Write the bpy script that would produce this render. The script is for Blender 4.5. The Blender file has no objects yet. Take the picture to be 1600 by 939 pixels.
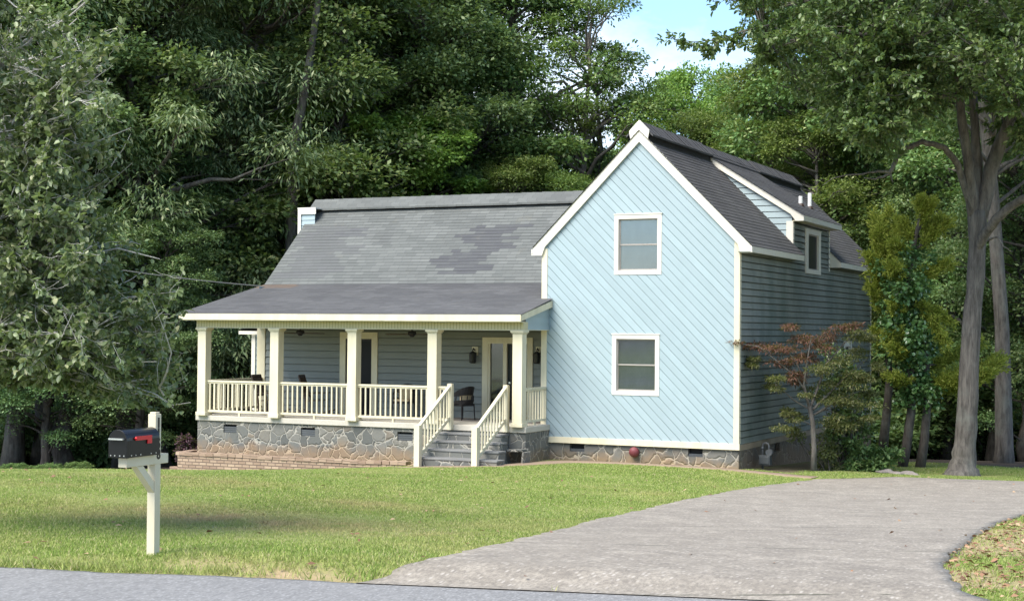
import bpy, bmesh, math, random
import numpy as np
from mathutils import Vector, Matrix
SC = bpy.context.scene
COL = SC.collection
rad = math.radians

# ------------------------------------------------------------------ camera, sky, sun, exposure
F_PX = 2409.5
YAW, PIT, ROL = rad(25.3115), rad(1.10616), rad(0.49223)
CAM = np.array([11.213, -36.812, 3.358])
_f = np.array([-math.sin(YAW)*math.cos(PIT), math.cos(YAW)*math.cos(PIT), math.sin(PIT)])
_r0 = np.array([math.cos(YAW), math.sin(YAW), 0.0]); _u0 = np.cross(_r0, _f)
_r = _r0*math.cos(ROL) + _u0*math.sin(ROL); _u = -_r0*math.sin(ROL) + _u0*math.cos(ROL)
cd = bpy.data.cameras.new('camera'); cam = bpy.data.objects.new('camera', cd); COL.objects.link(cam)
cam.matrix_world = Matrix(((_r[0], _u[0], -_f[0], CAM[0]), (_r[1], _u[1], -_f[1], CAM[1]), (_r[2], _u[2], -_f[2], CAM[2]), (0, 0, 0, 1)))
cd.sensor_width = 36; cd.lens = F_PX/1600*36; cd.clip_start = .1; cd.clip_end = 2000
SC.camera = cam

SUN_DIR = Vector((-0.27, -0.74, 1.0)).normalized()          # towards the sun
sl = bpy.data.lights.new('sun', 'SUN'); sl.energy = 3.9; sl.angle = rad(40); sl.color = (1, .94, .85)
so = bpy.data.objects.new('sun', sl); COL.objects.link(so); so.rotation_euler = SUN_DIR.to_track_quat('Z', 'Y').to_euler()
W = bpy.data.worlds.new('World'); SC.world = W; W.use_nodes = True
wt = W.node_tree; wt.nodes.clear()
wo = wt.nodes.new('ShaderNodeOutputWorld'); bg = wt.nodes.new('ShaderNodeBackground'); bg.inputs[1].default_value = .15
sky = wt.nodes.new('ShaderNodeTexSky'); sky.sky_type = 'NISHITA'; sky.sun_disc = False
sky.sun_elevation = math.asin(SUN_DIR.z); sky.sun_rotation = math.atan2(SUN_DIR.x, SUN_DIR.y)
sky.air_density = 1.0; sky.dust_density = .7; sky.ozone_density = 2.0
tc = wt.nodes.new('ShaderNodeTexCoord'); mp = wt.nodes.new('ShaderNodeMapping'); mp.inputs['Scale'].default_value = (1, 1, 1.9); mp.inputs['Location'].default_value = (.30, .02, .55)
nz = wt.nodes.new('ShaderNodeTexNoise'); nz.inputs['Scale'].default_value = 3.4; nz.inputs['Detail'].default_value = 9; nz.inputs['Roughness'].default_value = .55
cr = wt.nodes.new('ShaderNodeValToRGB'); cr.color_ramp.elements[0].position = .535; cr.color_ramp.elements[1].position = .70
mx = wt.nodes.new('ShaderNodeMix'); mx.data_type = 'RGBA'; mx.inputs[7].default_value = (5.6, 5.8, 6.1, 1)
L = wt.links.new
L(tc.outputs['Generated'], mp.inputs[0]); L(mp.outputs[0], nz.inputs['Vector']); L(nz.outputs[0], cr.inputs[0])
L(cr.outputs[0], mx.inputs[0]); deep = wt.nodes.new('ShaderNodeMix'); deep.data_type = 'RGBA'; deep.blend_type = 'MULTIPLY'; deep.inputs[0].default_value = 1; deep.inputs[7].default_value = (.84, .93, 1.0, 1); L(sky.outputs[0], deep.inputs[6]); L(deep.outputs[2], mx.inputs[6]); L(mx.outputs[2], bg.inputs[0]); L(bg.outputs[0], wo.inputs[0])
vs = SC.view_settings; vs.view_transform = 'Standard'; vs.look = 'None'; vs.gamma = 1; vs.use_curve_mapping = False
vs.exposure = 1.0
SC.cycles.max_bounces = 8; SC.cycles.diffuse_bounces = 5; SC.cycles.transmission_bounces = 4; SC.cycles.transparent_max_bounces = 6

# ------------------------------------------------------------------ helpers: pixels of the photograph to places
def ray(px, py): return _f + _r*(px-800)/F_PX - _u*(py-469.5)/F_PX
def at(px, py, dep): return CAM + ray(px, py)*dep

# ------------------------------------------------------------------ helpers: meshes
class MB:
    def __init__(s): s.v = []; s.f = []; s.uv = []; s.m = []; s.mi = 0
    def face(s, pts, uv=None):
        n = len(s.v); s.v += [tuple(map(float, p)) for p in pts]; s.f.append(tuple(range(n, n+len(pts))))
        s.uv.append(uv or [(0, 0)]*len(pts)); s.m.append(s.mi)
    def box(s, x0, x1, y0, y1, z0, z1, T=None):
        c = [(x0, y0, z0), (x1, y0, z0), (x1, y1, z0), (x0, y1, z0), (x0, y0, z1), (x1, y0, z1), (x1, y1, z1), (x0, y1, z1)]
        if T: c = [T(*p) for p in c]
        for q in ((3, 2, 1, 0), (4, 5, 6, 7), (0, 1, 5, 4), (1, 2, 6, 5), (2, 3, 7, 6), (3, 0, 4, 7)): s.face([c[i] for i in q])
        return s
    def bar(s, a, b, w, h, up=(0, 0, 1)):
        a = Vector(a); b = Vector(b); d = (b-a).normalized(); sd = d.cross(Vector(up))
        if sd.length < 1e-4: sd = d.cross(Vector((1, 0, 0)))
        sd.normalize(); u = sd.cross(d).normalized()
        def c(p): return [p-sd*w/2-u*h/2, p+sd*w/2-u*h/2, p+sd*w/2+u*h/2, p-sd*w/2+u*h/2]
        A = c(a); B = c(b)
        s.face(A[::-1]); s.face(B)
        for i in range(4): j = (i+1) % 4; s.face([A[i], A[j], B[j], B[i]])
        return s
    def prism(s, poly, a, b, T):
        """poly: (u, w) outline; extruded from a to b; T(u, w, t) -> point"""
        A = [T(u, w, a) for u, w in poly]; B = [T(u, w, b) for u, w in poly]
        s.face(A[::-1]); s.face(B); n = len(poly)
        for i in range(n): j = (i+1) % n; s.face([A[i], A[j], B[j], B[i]])
        return s
    def tube(s, pts, radii, sides=8, cap=True):
        pts = [Vector(p) for p in pts]; n = len(pts)
        if not hasattr(radii, '__len__'): radii = [radii]*n
        base = len(s.v); ref = None
        for i, p in enumerate(pts):
            d = (pts[min(i+1, n-1)]-pts[max(i-1, 0)])
            d = d.normalized() if d.length > 1e-9 else Vector((0, 0, 1))
            if ref is None:
                ref = d.cross(Vector((1, 0, 0)) if abs(d.x) < .8 else Vector((0, 1, 0))).normalized()
            else:
                ref = (ref - d*ref.dot(d)); ref = ref.normalized() if ref.length > 1e-6 else d.orthogonal().normalized()
            e = d.cross(ref)
            for k in range(sides):
                t = 2*math.pi*k/sides
                s.v.append(tuple(p + (ref*math.cos(t)+e*math.sin(t))*radii[i]))
        for i in range(n-1):
            for k in range(sides):
                k2 = (k+1) % sides
                s.f.append((base+i*sides+k, base+i*sides+k2, base+(i+1)*sides+k2, base+(i+1)*sides+k)); s.uv.append([(0, 0)]*4); s.m.append(s.mi)
        if cap:
            s.f.append(tuple(base+k for k in range(sides))[::-1]); s.uv.append([(0, 0)]*sides); s.m.append(s.mi)
            s.f.append(tuple(base+(n-1)*sides+k for k in range(sides))); s.uv.append([(0, 0)]*sides); s.m.append(s.mi)
        return s
    def build(s, name, mats, parent=None, smooth=False, bevel=0):
        me = bpy.data.meshes.new(name)
        o = bpy.data.objects.new(name, me); COL.objects.link(o)
        off = (0, 0, 0)
        if parent is not None:
            o.parent = parent; off = root_loc(parent)
        v = np.array(s.v, float) - np.array(off)
        me.from_pydata(v.tolist(), [], s.f)
        uvl = me.uv_layers.new(name='UVMap'); fl = [c for q in s.uv for p in q for c in p]; uvl.data.foreach_set('uv', fl)
        if not isinstance(mats, (list, tuple)): mats = [mats]
        for m in mats: me.materials.append(m)
        me.polygons.foreach_set('material_index', s.m)
        if smooth: me.polygons.foreach_set('use_smooth', [True]*len(me.polygons))
        if bevel:
            bm = bmesh.new(); bm.from_mesh(me); bmesh.ops.remove_doubles(bm, verts=bm.verts, dist=1e-5)
            bmesh.ops.recalc_face_normals(bm, faces=bm.faces); bm.to_mesh(me); bm.free()
            b = o.modifiers.new('edge', 'BEVEL'); b.width = bevel; b.segments = 2; b.limit_method = 'ANGLE'
        return o
def root_loc(o):
    p = Vector((0, 0, 0))
    while o is not None: p = p + o.location; o = o.parent
    return tuple(p)
def tag(o, label=None, cat=None, group=None, kind=None):
    for k, v in (('label', label), ('category', cat), ('group', group), ('kind', kind)):
        if v: o[k] = v
    return o
def thing(name, loc, label, cat, group=None):
    o = bpy.data.objects.new(name, None); COL.objects.link(o); o.location = loc; o.empty_display_size = .1
    return tag(o, label, cat, group)
def copy_tree(o, parent=None):
    c = o.copy(); COL.objects.link(c)
    if parent is not None: c.parent = parent
    for ch in list(o.children): copy_tree(ch, c)
    return c

# ------------------------------------------------------------------ helpers: materials
class NT:
    def __init__(s, name):
        s.mat = bpy.data.materials.new(name); s.mat.use_nodes = True; s.t = s.mat.node_tree; s.t.nodes.clear()
        s.out = s.t.nodes.new('ShaderNodeOutputMaterial')
    def n(s, typ, ins=None, **kw):
        nd = s.t.nodes.new('ShaderNode'+typ)
        for k, v in kw.items(): setattr(nd, k, v)
        for k, v in (ins or {}).items(): s.set(nd.inputs[k], v)
        return nd
    def set(s, sock, v):
        if isinstance(v, bpy.types.NodeSocket): s.t.links.new(v, sock)
        elif isinstance(v, bpy.types.Node): s.t.links.new(v.outputs[0], sock)
        elif isinstance(v, (tuple, list)) and len(v) == 3 and sock.type == 'RGBA': sock.default_value = (*v, 1)
        else: sock.default_value = v
    def math(s, op, a, b=0., c=0., clamp=False):
        nd = s.n('Math', {0: a, 1: b, 2: c}, operation=op); nd.use_clamp = clamp; return nd.outputs[0]
    def mix(s, fac, a, b, mode='MIX'):
        nd = s.n('Mix', data_type='RGBA', blend_type=mode); s.set(nd.inputs[0], fac); s.set(nd.inputs[6], a); s.set(nd.inputs[7], b); return nd.outputs[2]
    def ramp(s, fac, stops, interp='LINEAR'):
        nd = s.n('ValToRGB', {0: fac}); r = nd.color_ramp; r.interpolation = interp
        while len(r.elements) < len(stops): r.elements.new(.5)
        for e, (p, c) in zip(r.elements, stops): e.position = p; e.color = (*c, 1) if hasattr(c, '__len__') else (c, c, c, 1)
        return nd.outputs[0]
    def noise(s, scale, detail=4, rough=.5, vec=None, dist=0):
        nd = s.n('TexNoise', {'Scale': scale, 'Detail': detail, 'Roughness': rough, 'Distortion': dist})
        if vec is not None: s.set(nd.inputs['Vector'], vec)
        return nd.outputs[0]
    def pos(s, scale=(1, 1, 1)):
        g = s.n('NewGeometry'); m = s.n('Mapping', {0: g.outputs['Position'], 'Scale': scale}); return m.outputs[0]
    def bump(s, h, strength=.3, dist=.02):
        return s.n('Bump', {'Height': h, 'Strength': strength, 'Distance': dist}).outputs[0]
    def bsdf(s, color, rough=.6, normal=None, **kw):
        b = s.n('BsdfPrincipled', {'Base Color': color, 'Roughness': rough})
        for k, v in kw.items(): s.set(b.inputs[k.replace('_', ' ')], v)
        if normal is not None: s.set(b.inputs['Normal'], normal)
        return b
    def done(s, sh):
        s.t.links.new(sh.outputs[0] if isinstance(sh, bpy.types.Node) else sh, s.out.inputs[0]); return s.mat

def m_paint(name, col, rough=.5, var=.08, dirt=None, dirt_amt=0., dirt_scale=1.2, streak=(1, 1, .25), island=0.):
    t = NT(name); n1 = t.noise(2.2, 5, .6, t.pos((1, 1, 1)))
    c = t.mix(t.ramp(n1, [(.3, 0.), (.75, 1.)]), tuple(x*(1-var) for x in col), tuple(min(1, x*(1+var*.5)) for x in col))
    if dirt:
        n2 = t.noise(dirt_scale, 6, .65, t.pos(streak)); c = t.mix(t.math('MULTIPLY', t.ramp(n2, [(.42, 0.), (.68, 1.)]), dirt_amt), c, dirt)
    if island:
        ri = t.n('NewGeometry').outputs['Random Per Island']; c = t.mix(t.math('MULTIPLY', ri, island), c, tuple(x*.6 for x in col))
    nb = t.noise(60, 2, .5, t.pos((1, 1, 1)))
    return t.done(t.bsdf(c, rough, t.bump(nb, .08, .004)))
CREAM = m_paint('cream_paint', (.68, .615, .44), .45, .06, (.40, .35, .23), .4, 2.6)
WHITE = m_paint('white_trim_paint', (.70, .665, .58), .45, .05, (.55, .51, .42), .22, 1.8)
BLUE = m_paint('blue_siding_paint', (.325, .405, .43), .5, .06, (.30, .385, .40), .35, 1.1, island=.22)
SIDEBLUE = m_paint('weathered_shaded_blue_siding', (.22, .235, .205), .6, .18, (.085, .11, .095), .8, .8, (1, 1, .55))  # mildewed blue paint, with the side wall's shade mixed into the darker base
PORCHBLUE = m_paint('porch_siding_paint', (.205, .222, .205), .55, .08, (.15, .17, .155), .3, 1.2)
DARK = NT('dark_opening'); DARK = DARK.done(DARK.bsdf((.012, .012, .013), .8))
BLACKMET = NT('black_metal'); BLACKMET = BLACKMET.done(BLACKMET.bsdf((.006, .006, .007), .3, Specular_IOR_Level=.35))
DARKWOOD = m_paint('dark_stained_wood', (.05, .03, .022), .45, .2)
FANWOOD = m_paint('fan_blade_wood', (.07, .045, .03), .45, .2)
WICKER = NT('black_wicker'); _w = WICKER.n('TexWave', {'Scale': 60., 'Distortion': 2.}); WICKER = WICKER.done(WICKER.bsdf((.014, .012, .012), .5, WICKER.bump(_w.outputs[0], .5, .01)))
CUSHION = m_paint('tan_cushion_cloth', (.55, .43, .26), .9, .15)
RED = NT('red_paint'); RED = RED.done(RED.bsdf((.55, .015, .02), .3))
REDFADE = m_paint('faded_red_plastic', (.16, .035, .04), .6, .2)
GALV = m_paint('galvanised_metal', (.085, .09, .095), .45, .2)
WHITEPVC = m_paint('white_plastic_pipe', (.82, .82, .80), .4, .03)
STRAP = NT('rivet_metal'); STRAP = STRAP.done(STRAP.bsdf((.6, .6, .58), .3, Metallic=.8))
RUBBER = NT('cable_rubber'); RUBBER = RUBBER.done(RUBBER.bsdf((.16, .16, .15), .6))

def m_glass(name, base, rough=.06):
    t = NT(name); n = t.noise(3.5, 3, .5, t.pos((1, 1, 1)))
    gl = t.n('BsdfGlossy', {'Color': (.9, .95, 1.), 'Roughness': rough, 'Normal': t.bump(n, .03, .02)})
    tr = t.n('BsdfTransparent', {'Color': base})
    fr = t.n('Fresnel', {'IOR': 1.5}); k = t.math('ADD', t.math('MULTIPLY', fr.outputs[0], 1.6), .10)
    m = t.n('MixShader', {0: k, 1: tr.outputs[0], 2: gl.outputs[0]}); return t.done(m)
GLASS = m_glass('window_glass', (.75, .8, .82))
GLASSDOOR = m_glass('door_glass', (.5, .5, .52), .12)
_t = NT('dark_patio_glass'); GLASSPATIO = _t.done(_t.bsdf((.008, .009, .011), .35, None, Specular_IOR_Level=.2))
def m_blind():
    t = NT('window_blind_cloth'); w = t.n('TexWave', {0: t.pos((1, 1, 1)), 'Scale': 9., 'Distortion': 1.2, 'Detail': 3.}, bands_direction='Z')
    n = t.noise(2.5, 4, .6, t.pos((1.5, 1.5, .8)))
    c = t.mix(n, (.10, .115, .135), (.25, .28, .32)); c = t.mix(t.math('MULTIPLY', w.outputs[0], .25), c, (.33, .35, .37))
    return t.done(t.bsdf(c, .8))
BLIND = m_blind()

def m_shingle(name, light=(.148, .155, .146), dark=(.086, .092, .087), patches=(), lichen=True):
    t = NT(name); uv = t.n('UVMap').outputs[0]; sp = t.n('SeparateXYZ', {0: uv}); u, v = sp.outputs[0], sp.outputs[1]
    row = t.math('FLOOR', t.math('DIVIDE', v, .14)); off = t.math('MULTIPLY', t.n('TexWhiteNoise', {'W': row}, noise_dimensions='1D').outputs[0], .6)
    cell = t.math('FLOOR', t.math('DIVIDE', t.math('ADD', u, off), .31))
    cv = t.n('CombineXYZ', {0: cell, 1: row}).outputs[0]
    wn = t.n('TexWhiteNoise', {0: cv}, noise_dimensions='2D').outputs[0]
    big = t.noise(.35, 4, .6, uv)
    cc = t.n('CombineXYZ', {0: t.math('MULTIPLY', cell, .31), 1: t.math('MULTIPLY', row, .14)}).outputs[0]
    med = t.noise(.8, 3, .5, cc)
    f = t.math('ADD', t.math('MULTIPLY', wn, .55), t.math('MULTIPLY', t.math('SUBTRACT', med, .5), 2.0), clamp=True)
    c = t.mix(f, dark, light)
    edge = t.math('FRACT', t.math('DIVIDE', t.math('ADD', u, off), .31))
    slot = t.math('LESS_THAN', edge, .045)
    c = t.mix(t.math('MULTIPLY', slot, .55), c, (.04, .04, .042))
    jit = t.math('MULTIPLY', t.math('SUBTRACT', t.noise(1.6, 2, .5, cc), .5), 2.6)
    jit2 = t.math('MULTIPLY', t.math('SUBTRACT', wn, .5), .35)
    csp = t.n('SeparateXYZ', {0: cc})
    for (u0, u1, v0, v1, sh, colr, amt) in patches:
        uu = t.math('ADD', t.math('ADD', t.math('SUBTRACT', csp.outputs[0], t.math('MULTIPLY', csp.outputs[1], sh)), jit), jit2)
        du = t.math('SUBTRACT', (u1-u0)/2, t.math('ABSOLUTE', t.math('SUBTRACT', uu, (u0+u1)/2)))
        dv = t.math('SUBTRACT', (v1-v0)/2, t.math('ABSOLUTE', t.math('SUBTRACT', csp.outputs[1], (v0+v1)/2)))
        k = t.math('MULTIPLY', t.math('GREATER_THAN', du, 0.), t.math('GREATER_THAN', dv, 0.))
        c = t.mix(t.math('MULTIPLY', k, t.math('ADD', amt-.25, t.math('MULTIPLY', wn, .35))), c, colr)
    gr = t.noise(140, 2, .6, uv)
    c = t.mix(.5, c, t.mix(gr, tuple(x*.5 for x in dark), tuple(x*1.5 for x in light)), 'MIX') if False else t.mix(t.math('MULTIPLY', t.ramp(gr, [(.3, 0.), (.7, 1.)]), .3), c, light)
    c = t.mix(t.math('MULTIPLY', t.ramp(big, [(.5, 0.), (.75, 1.)]), .3), c, (.07, .068, .07))
    if lichen:
        ln = t.noise(1.1, 6, .7, uv); c = t.mix(t.math('MULTIPLY', t.ramp(ln, [(.60, 0.), (.72, 1.)]), .35), c, (.14, .13, .10))
    return t.done(t.bsdf(c, .9, t.bump(gr, .35, .004)))
def m_stone(name, stain=True, scale=2.4, dirty=0.):
    t = NT(name); p = t.pos((1, 1, 1)); wv = t.n('TexNoise', {0: p, 'Scale': 2.6, 'Detail': 3.}); 
    vm = t.n('VectorMath', {0: wv.outputs[1], 1: (.5, .5, .5)}, operation='SUBTRACT'); vs_ = t.n('VectorMath', {0: vm.outputs[0], 3: .34}, operation='SCALE')
    pp = t.n('VectorMath', {0: p, 1: vs_.outputs[0]}, operation='ADD').outputs[0]
    v1 = t.n('TexVoronoi', {'Vector': pp, 'Scale': scale, 'Randomness': .95}, feature='F1'); v2 = t.n('TexVoronoi', {'Vector': pp, 'Scale': scale, 'Randomness': .95}, feature='DISTANCE_TO_EDGE')
    rc = t.n('SeparateColor', {0: v1.outputs['Color']}).outputs[0]
    c = t.ramp(rc, [(0., (.085, .09, .08)), (.3, (.135, .138, .122)), (.55, (.185, .18, .155)), (.75, (.19, .175, .14)), (.88, (.10, .105, .10)), (1., (.22, .175, .12))])
    g = t.noise(14, 6, .65, p); c = t.mix(t.math('MULTIPLY', g, .6), c, (.10, .10, .095))
    z = t.n('SeparateXYZ', {0: p}).outputs[2]
    if stain:
        sn = t.noise(1.3, 4, .6, p); k = t.math('MULTIPLY', t.math('SUBTRACT', t.math('ADD', t.math('MULTIPLY', sn, 1.3), -.28), t.math('MULTIPLY', z, 1.25)), 2.6, clamp=True)
        c = t.mix(t.math('MULTIPLY', k, .6), c, (.27, .165, .08))
    mort = t.ramp(v2.outputs[0], [(.013, 1.), (.034, 0.)])
    mc = t.mix(t.noise(3, 4, .6, p), (.25, .232, .19), (.41, .39, .335))
    if stain: mc = t.mix(t.math('MULTIPLY', k, .7), mc, (.44, .30, .17))
    c = t.mix(mort, c, mc)
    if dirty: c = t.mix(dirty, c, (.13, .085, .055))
    h = t.math('ADD', t.ramp(v2.outputs[0], [(.02, 0.), (.09, 1.)]), t.math('MULTIPLY', g, .35))
    return t.done(t.bsdf(c, .8, t.bump(h, .55, .04)))
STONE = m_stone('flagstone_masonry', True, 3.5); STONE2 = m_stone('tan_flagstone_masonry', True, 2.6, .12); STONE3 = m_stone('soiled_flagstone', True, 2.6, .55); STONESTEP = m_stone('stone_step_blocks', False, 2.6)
def m_concrete(name, a, b, sc=3., fine=90., bs=.25):
    t = NT(name); p = t.pos((1, 1, 1)); n = t.noise(sc, 7, .65, p); f = t.noise(fine, 3, .6, p)
    c = t.mix(n, a, b); c = t.mix(t.math('MULTIPLY', t.ramp(f, [(.35, 0.), (.65, 1.)]), .3), c, tuple(x*.45 for x in a))
    return t.done(t.bsdf(c, .85, t.bump(f, bs, .006)))
ROCK = m_concrete('rock_surface', (.16, .13, .11), (.36, .32, .28), 4., 40.)
SLABM = m_concrete('weathered_slab_concrete', (.40, .375, .31), (.60, .56, .48))
PORCHFLOOR = m_concrete('porch_floor_concrete', (.22, .19, .16), (.35, .31, .27))
def m_brick():
    t = NT('retaining_brick'); uv = t.n('UVMap').outputs[0]
    b = t.n('TexBrick', {0: uv, 'Color1': (.25, .165, .11), 'Color2': (.46, .34, .235), 'Mortar': (.07, .048, .034), 'Scale': 1., 'Mortar Size': .011, 'Brick Width': .24, 'Row Height': .085, 'Bias': 0.})
    n = t.noise(9, 5, .6, uv); c = t.mix(t.math('MULTIPLY', n, .6), b.outputs[0], (.25, .18, .14))
    return t.done(t.bsdf(c, .85, t.bump(t.math('SUBTRACT', t.math('MULTIPLY', n, .3), b.outputs[1]), .6, .02)))
BRICK = m_brick()
def m_bead():
    t = NT('beadboard_cream_paint'); x = t.n('SeparateXYZ', {0: t.pos((1, 1, 1))}).outputs[0]
    k = t.math('LESS_THAN', t.math('FRACT', t.math('MULTIPLY', x, 11.)), .2); c = t.mix(k, (.52, .46, .27), (.30, .26, .13))
    return t.done(t.bsdf(c, .5, t.bump(k, -.4, .01)))
BEAD = m_bead()
def m_bark(name, a, b, sc=5.):
    t = NT(name); p = t.pos((1, 1, .16)); w = t.noise(sc*2.2, 6, .7, p, .3); l = t.noise(1.4, 5, .65, t.pos((1, 1, 1)))
    c = t.mix(t.ramp(w, [(.35, 0.), (.65, 1.)]), a, b); c = t.mix(t.math('MULTIPLY', t.ramp(l, [(.5, 0.), (.7, 1.)]), .45), c, (.19, .20, .17))
    return t.done(t.bsdf(c, .9, t.bump(w, .9, .04)))
BARK = m_bark('grey_brown_bark', (.05, .043, .036), (.165, .145, .122)); BARKPALE = m_bark('pale_grey_bark', (.38, .36, .32), (.62, .60, .54), 9.); BARKDARK = m_bark('dark_bark', (.03, .025, .02), (.09, .075, .06))
def m_leaf(name, stops, rough=.5, trans=.3, vary=.25, spec=.35):
    t = NT(name); g = t.n('NewGeometry'); oi = t.n('ObjectInfo')
    c = t.ramp(g.outputs['Random Per Island'], stops)
    hv = t.n('HueSaturation', {'Hue': t.math('ADD', .5-.02, t.math('MULTIPLY', oi.outputs['Random'], .035)), 'Saturation': 1., 'Value': t.math('ADD', 1-vary*.5, t.math('MULTIPLY', oi.outputs['Random'], vary)), 'Color': c}).outputs[0]
    b = t.bsdf(hv, rough, None, Specular_IOR_Level=spec)
    tr = t.n('BsdfTranslucent', {0: t.mix(.6, hv, (.20, .30, .04), 'MIX')})
    return t.done(t.n('MixShader', {0: trans, 1: b.outputs[0], 2: tr.outputs[0]}))
LEAFMID = m_leaf('mid_green_leaves', [(0, (0.066, 0.125, 0.040)), (.5, (0.119, 0.205, 0.059)), (.88, (0.198, 0.284, 0.092)), (1, (0.383, 0.422, 0.185))])
LEAFDARK = m_leaf('dark_green_leaves', [(0, (0.073, 0.139, 0.053)), (.6, (0.139, 0.227, 0.081)), (1, (0.260, 0.350, 0.139))], .42, .3)
LEAFBRIGHT = m_leaf('bright_green_leaves', [(0, (0.099, 0.198, 0.033)), (.5, (0.176, 0.319, 0.055)), (1, (0.297, 0.440, 0.099))], .5, .38)
LEAFWILLOW = m_leaf('grey_green_narrow_leaves', [(0, (0.077, 0.129, 0.054)), (.6, (0.161, 0.225, 0.096)), (.9, (0.270, 0.321, 0.155)), (1, (0.412, 0.438, 0.244))], .45, .28)
LEAFOLIVE = m_leaf('olive_green_leaves', [(0, (0.066, 0.116, 0.029)), (.6, (0.138, 0.209, 0.046)), (1, (0.242, 0.297, 0.088))], .5, .35)
LEAFOAK = m_leaf('glossy_oak_leaves', [(0, (0.050, 0.094, 0.031)), (.5, (0.099, 0.165, 0.050)), (.86, (0.165, 0.237, 0.083)), (1, (0.330, 0.385, 0.187))], .38, .3, .1, .5)
LEAFDOG = m_leaf('oval_grey_green_leaves', [(0, (0.073, 0.122, 0.049)), (.5, (0.152, 0.220, 0.091)), (.85, (0.244, 0.317, 0.159)), (1, (0.439, 0.464, 0.268))], .42, .3, .1, .5)
LEAFMAPLERED = m_leaf('red_brown_maple_leaves', [(0, (.10, .05, .034)), (.6, (.18, .088, .058)), (1, (.19, .12, .07))], .55, .35, .1)
LEAFMAPLEGREEN = m_leaf('brown_green_maple_leaves', [(0, (.07, .085, .03)), (.6, (.125, .145, .05)), (1, (.17, .16, .065))], .5, .35, .1)
LEAFCEDAR = m_leaf('yellow_green_cedar_sprays', [(0, (.17, .22, .03)), (.6, (.32, .38, .06)), (1, (.46, .48, .11))], .6, .4, .1, .2)
LEAFIVY = m_leaf('glossy_ivy_leaves', [(0, (.05, .11, .035)), (.7, (.11, .20, .06)), (1, (.22, .32, .13))], .3, .2, .1, .6)
LEAFPURPLE = m_leaf('purple_shrub_leaves', [(0, (.04, .018, .028)), (1, (.12, .055, .08))], .5, .3, .1)

# ------------------------------------------------------------------ terrain
CTRL = np.array([
 (0,-25.2,.95),(-10,-27.7,.95),(10,-22.7,.95),(20,-20.2,.95),(-30,-32.7,.9),(32,-17,.95),(-55,-39,.8),
 (1.32,-24.20,1.05),(8.8,-21.95,.97),(3,-18,.7),(2.4,-13.2,.45),(8,-16.3,.72),(7.9,-12.3,.5),(1.8,-5.9,.1),(2.2,-.6,-.08),(3.7,.9,-.1),(6.6,1.3,-.1),(13,2,-.1),(14,-8,.35),
 (.0,-.1,-.01),(-5,-.1,.0),(-6.3,-3.6,.02),(-9.7,-2.3,-.27),(-12.5,-2.3,-.45),(-15.2,-2.3,-.60),(-16.4,-1.1,-.76),(-20.8,-3.2,-.9),(-24,0,-1.25),
 (-8,-12,.48),(-8,-20,.86),(-15,-12,.22),(-20,-20,.62),(-30,-14,.0),(.3,1.2,-.1),(1.6,1.2,-.1),(0,8,-.35),(4.75,3.9,-.25),(4.8,11,-.45),(4.2,20.8,-1.25),(-8,4,-.3),(-15,8,-.9),(-8,14,-.9),
 (-30,30,-3.2),(0,60,-2.8),(30,40,-1.6),(-45,0,-2.6),(-60,60,-4.2),(40,0,.2),(60,60,-1.2),(0,130,-3.5),(-110,60,-4.5),(110,60,-1.5),(110,-30,.8),(-110,-40,.5),(16,14,-.5),
 (11,-37,1.7),(5,-41,1.8),(20,-36,1.75),(-15,-45,1.6),(40,-32,1.8),(0,-120,2.5),(90,-110,2.5),(-90,-120,2.5)], float)
def _tps(d2): return .5*d2*np.log(d2+1e-9)
_n = len(CTRL); _xy = CTRL[:, :2]/40
_K = _tps(((_xy[:, None]-_xy[None])**2).sum(-1)) + np.eye(_n)*1e-4; _P = np.c_[np.ones(_n), _xy]
_w = np.linalg.solve(np.block([[_K, _P], [_P.T, np.zeros((3, 3))]]), np.r_[CTRL[:, 2], np.zeros(3)])
def ground_z(x, y):
    x = np.atleast_1d(np.asarray(x, float)).ravel(); y = np.atleast_1d(np.asarray(y, float)).ravel(); out = np.empty(len(x))
    for i in range(0, len(x), 20000):
        q = np.c_[x[i:i+20000], y[i:i+20000]]/40
        out[i:i+20000] = _tps(((q[:, None]-_xy[None])**2).sum(-1))@_w[:_n] + np.c_[np.ones(len(q)), q]@_w[_n:]
    s = (x-1.32)*-.2425+(y+24.80)*.9701; t = np.clip(s/.8, 0, 1); t = np.where(s > -7.5, t*t*(3-2*t), 1)
    return np.clip(.97*(1-t)+out*t, -6, 3.5)
def gz(x, y): return float(ground_z([x], [y])[0])
RN = np.array([-.2425, .9701])                       # normal of the road edge, towards the house
def road_s(x, y): return (np.asarray(x)-1.32)*RN[0] + (np.asarray(y)+24.80)*RN[1]
ROADZ = .97
DL = np.array([(3.75,-24.3),(3.82,-23.9),(3.95,-23.4),(3.94,-22.9),(3.73,-21.26),(3.15,-18.55),(2.75,-16.02),(2.51,-13.56),(2.17,-10.19),(1.9,-6.35),(2.07,-3.86),(2.35,-1.28),(3.76,.46)])
DR = np.array([(9.6,-22.85),(9.05,-22.4),(8.86,-22.08),(8.62,-21.17),(8.33,-20.02),(8.22,-18.95),(8.12,-16.96),(8.0,-14.84),(7.92,-12.76),(8.0,-9.6),(9.6,-7.2),(12,-5.2),(16,-4),(16,2.0)])
def in_poly(x, y, poly):
    x = np.asarray(x); y = np.asarray(y); c = np.zeros(x.shape, bool); n = len(poly)
    for i in range(n):
        x0, y0 = poly[i]; x1, y1 = poly[(i+1) % n]
        c ^= ((y0 > y) != (y1 > y)) & (x < (x1-x0)*(y-y0)/((y1-y0) if abs(y1-y0) > 1e-9 else 1e-9)+x0)
    return c
DRIVE = np.r_[DL, DR[::-1]]
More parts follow.
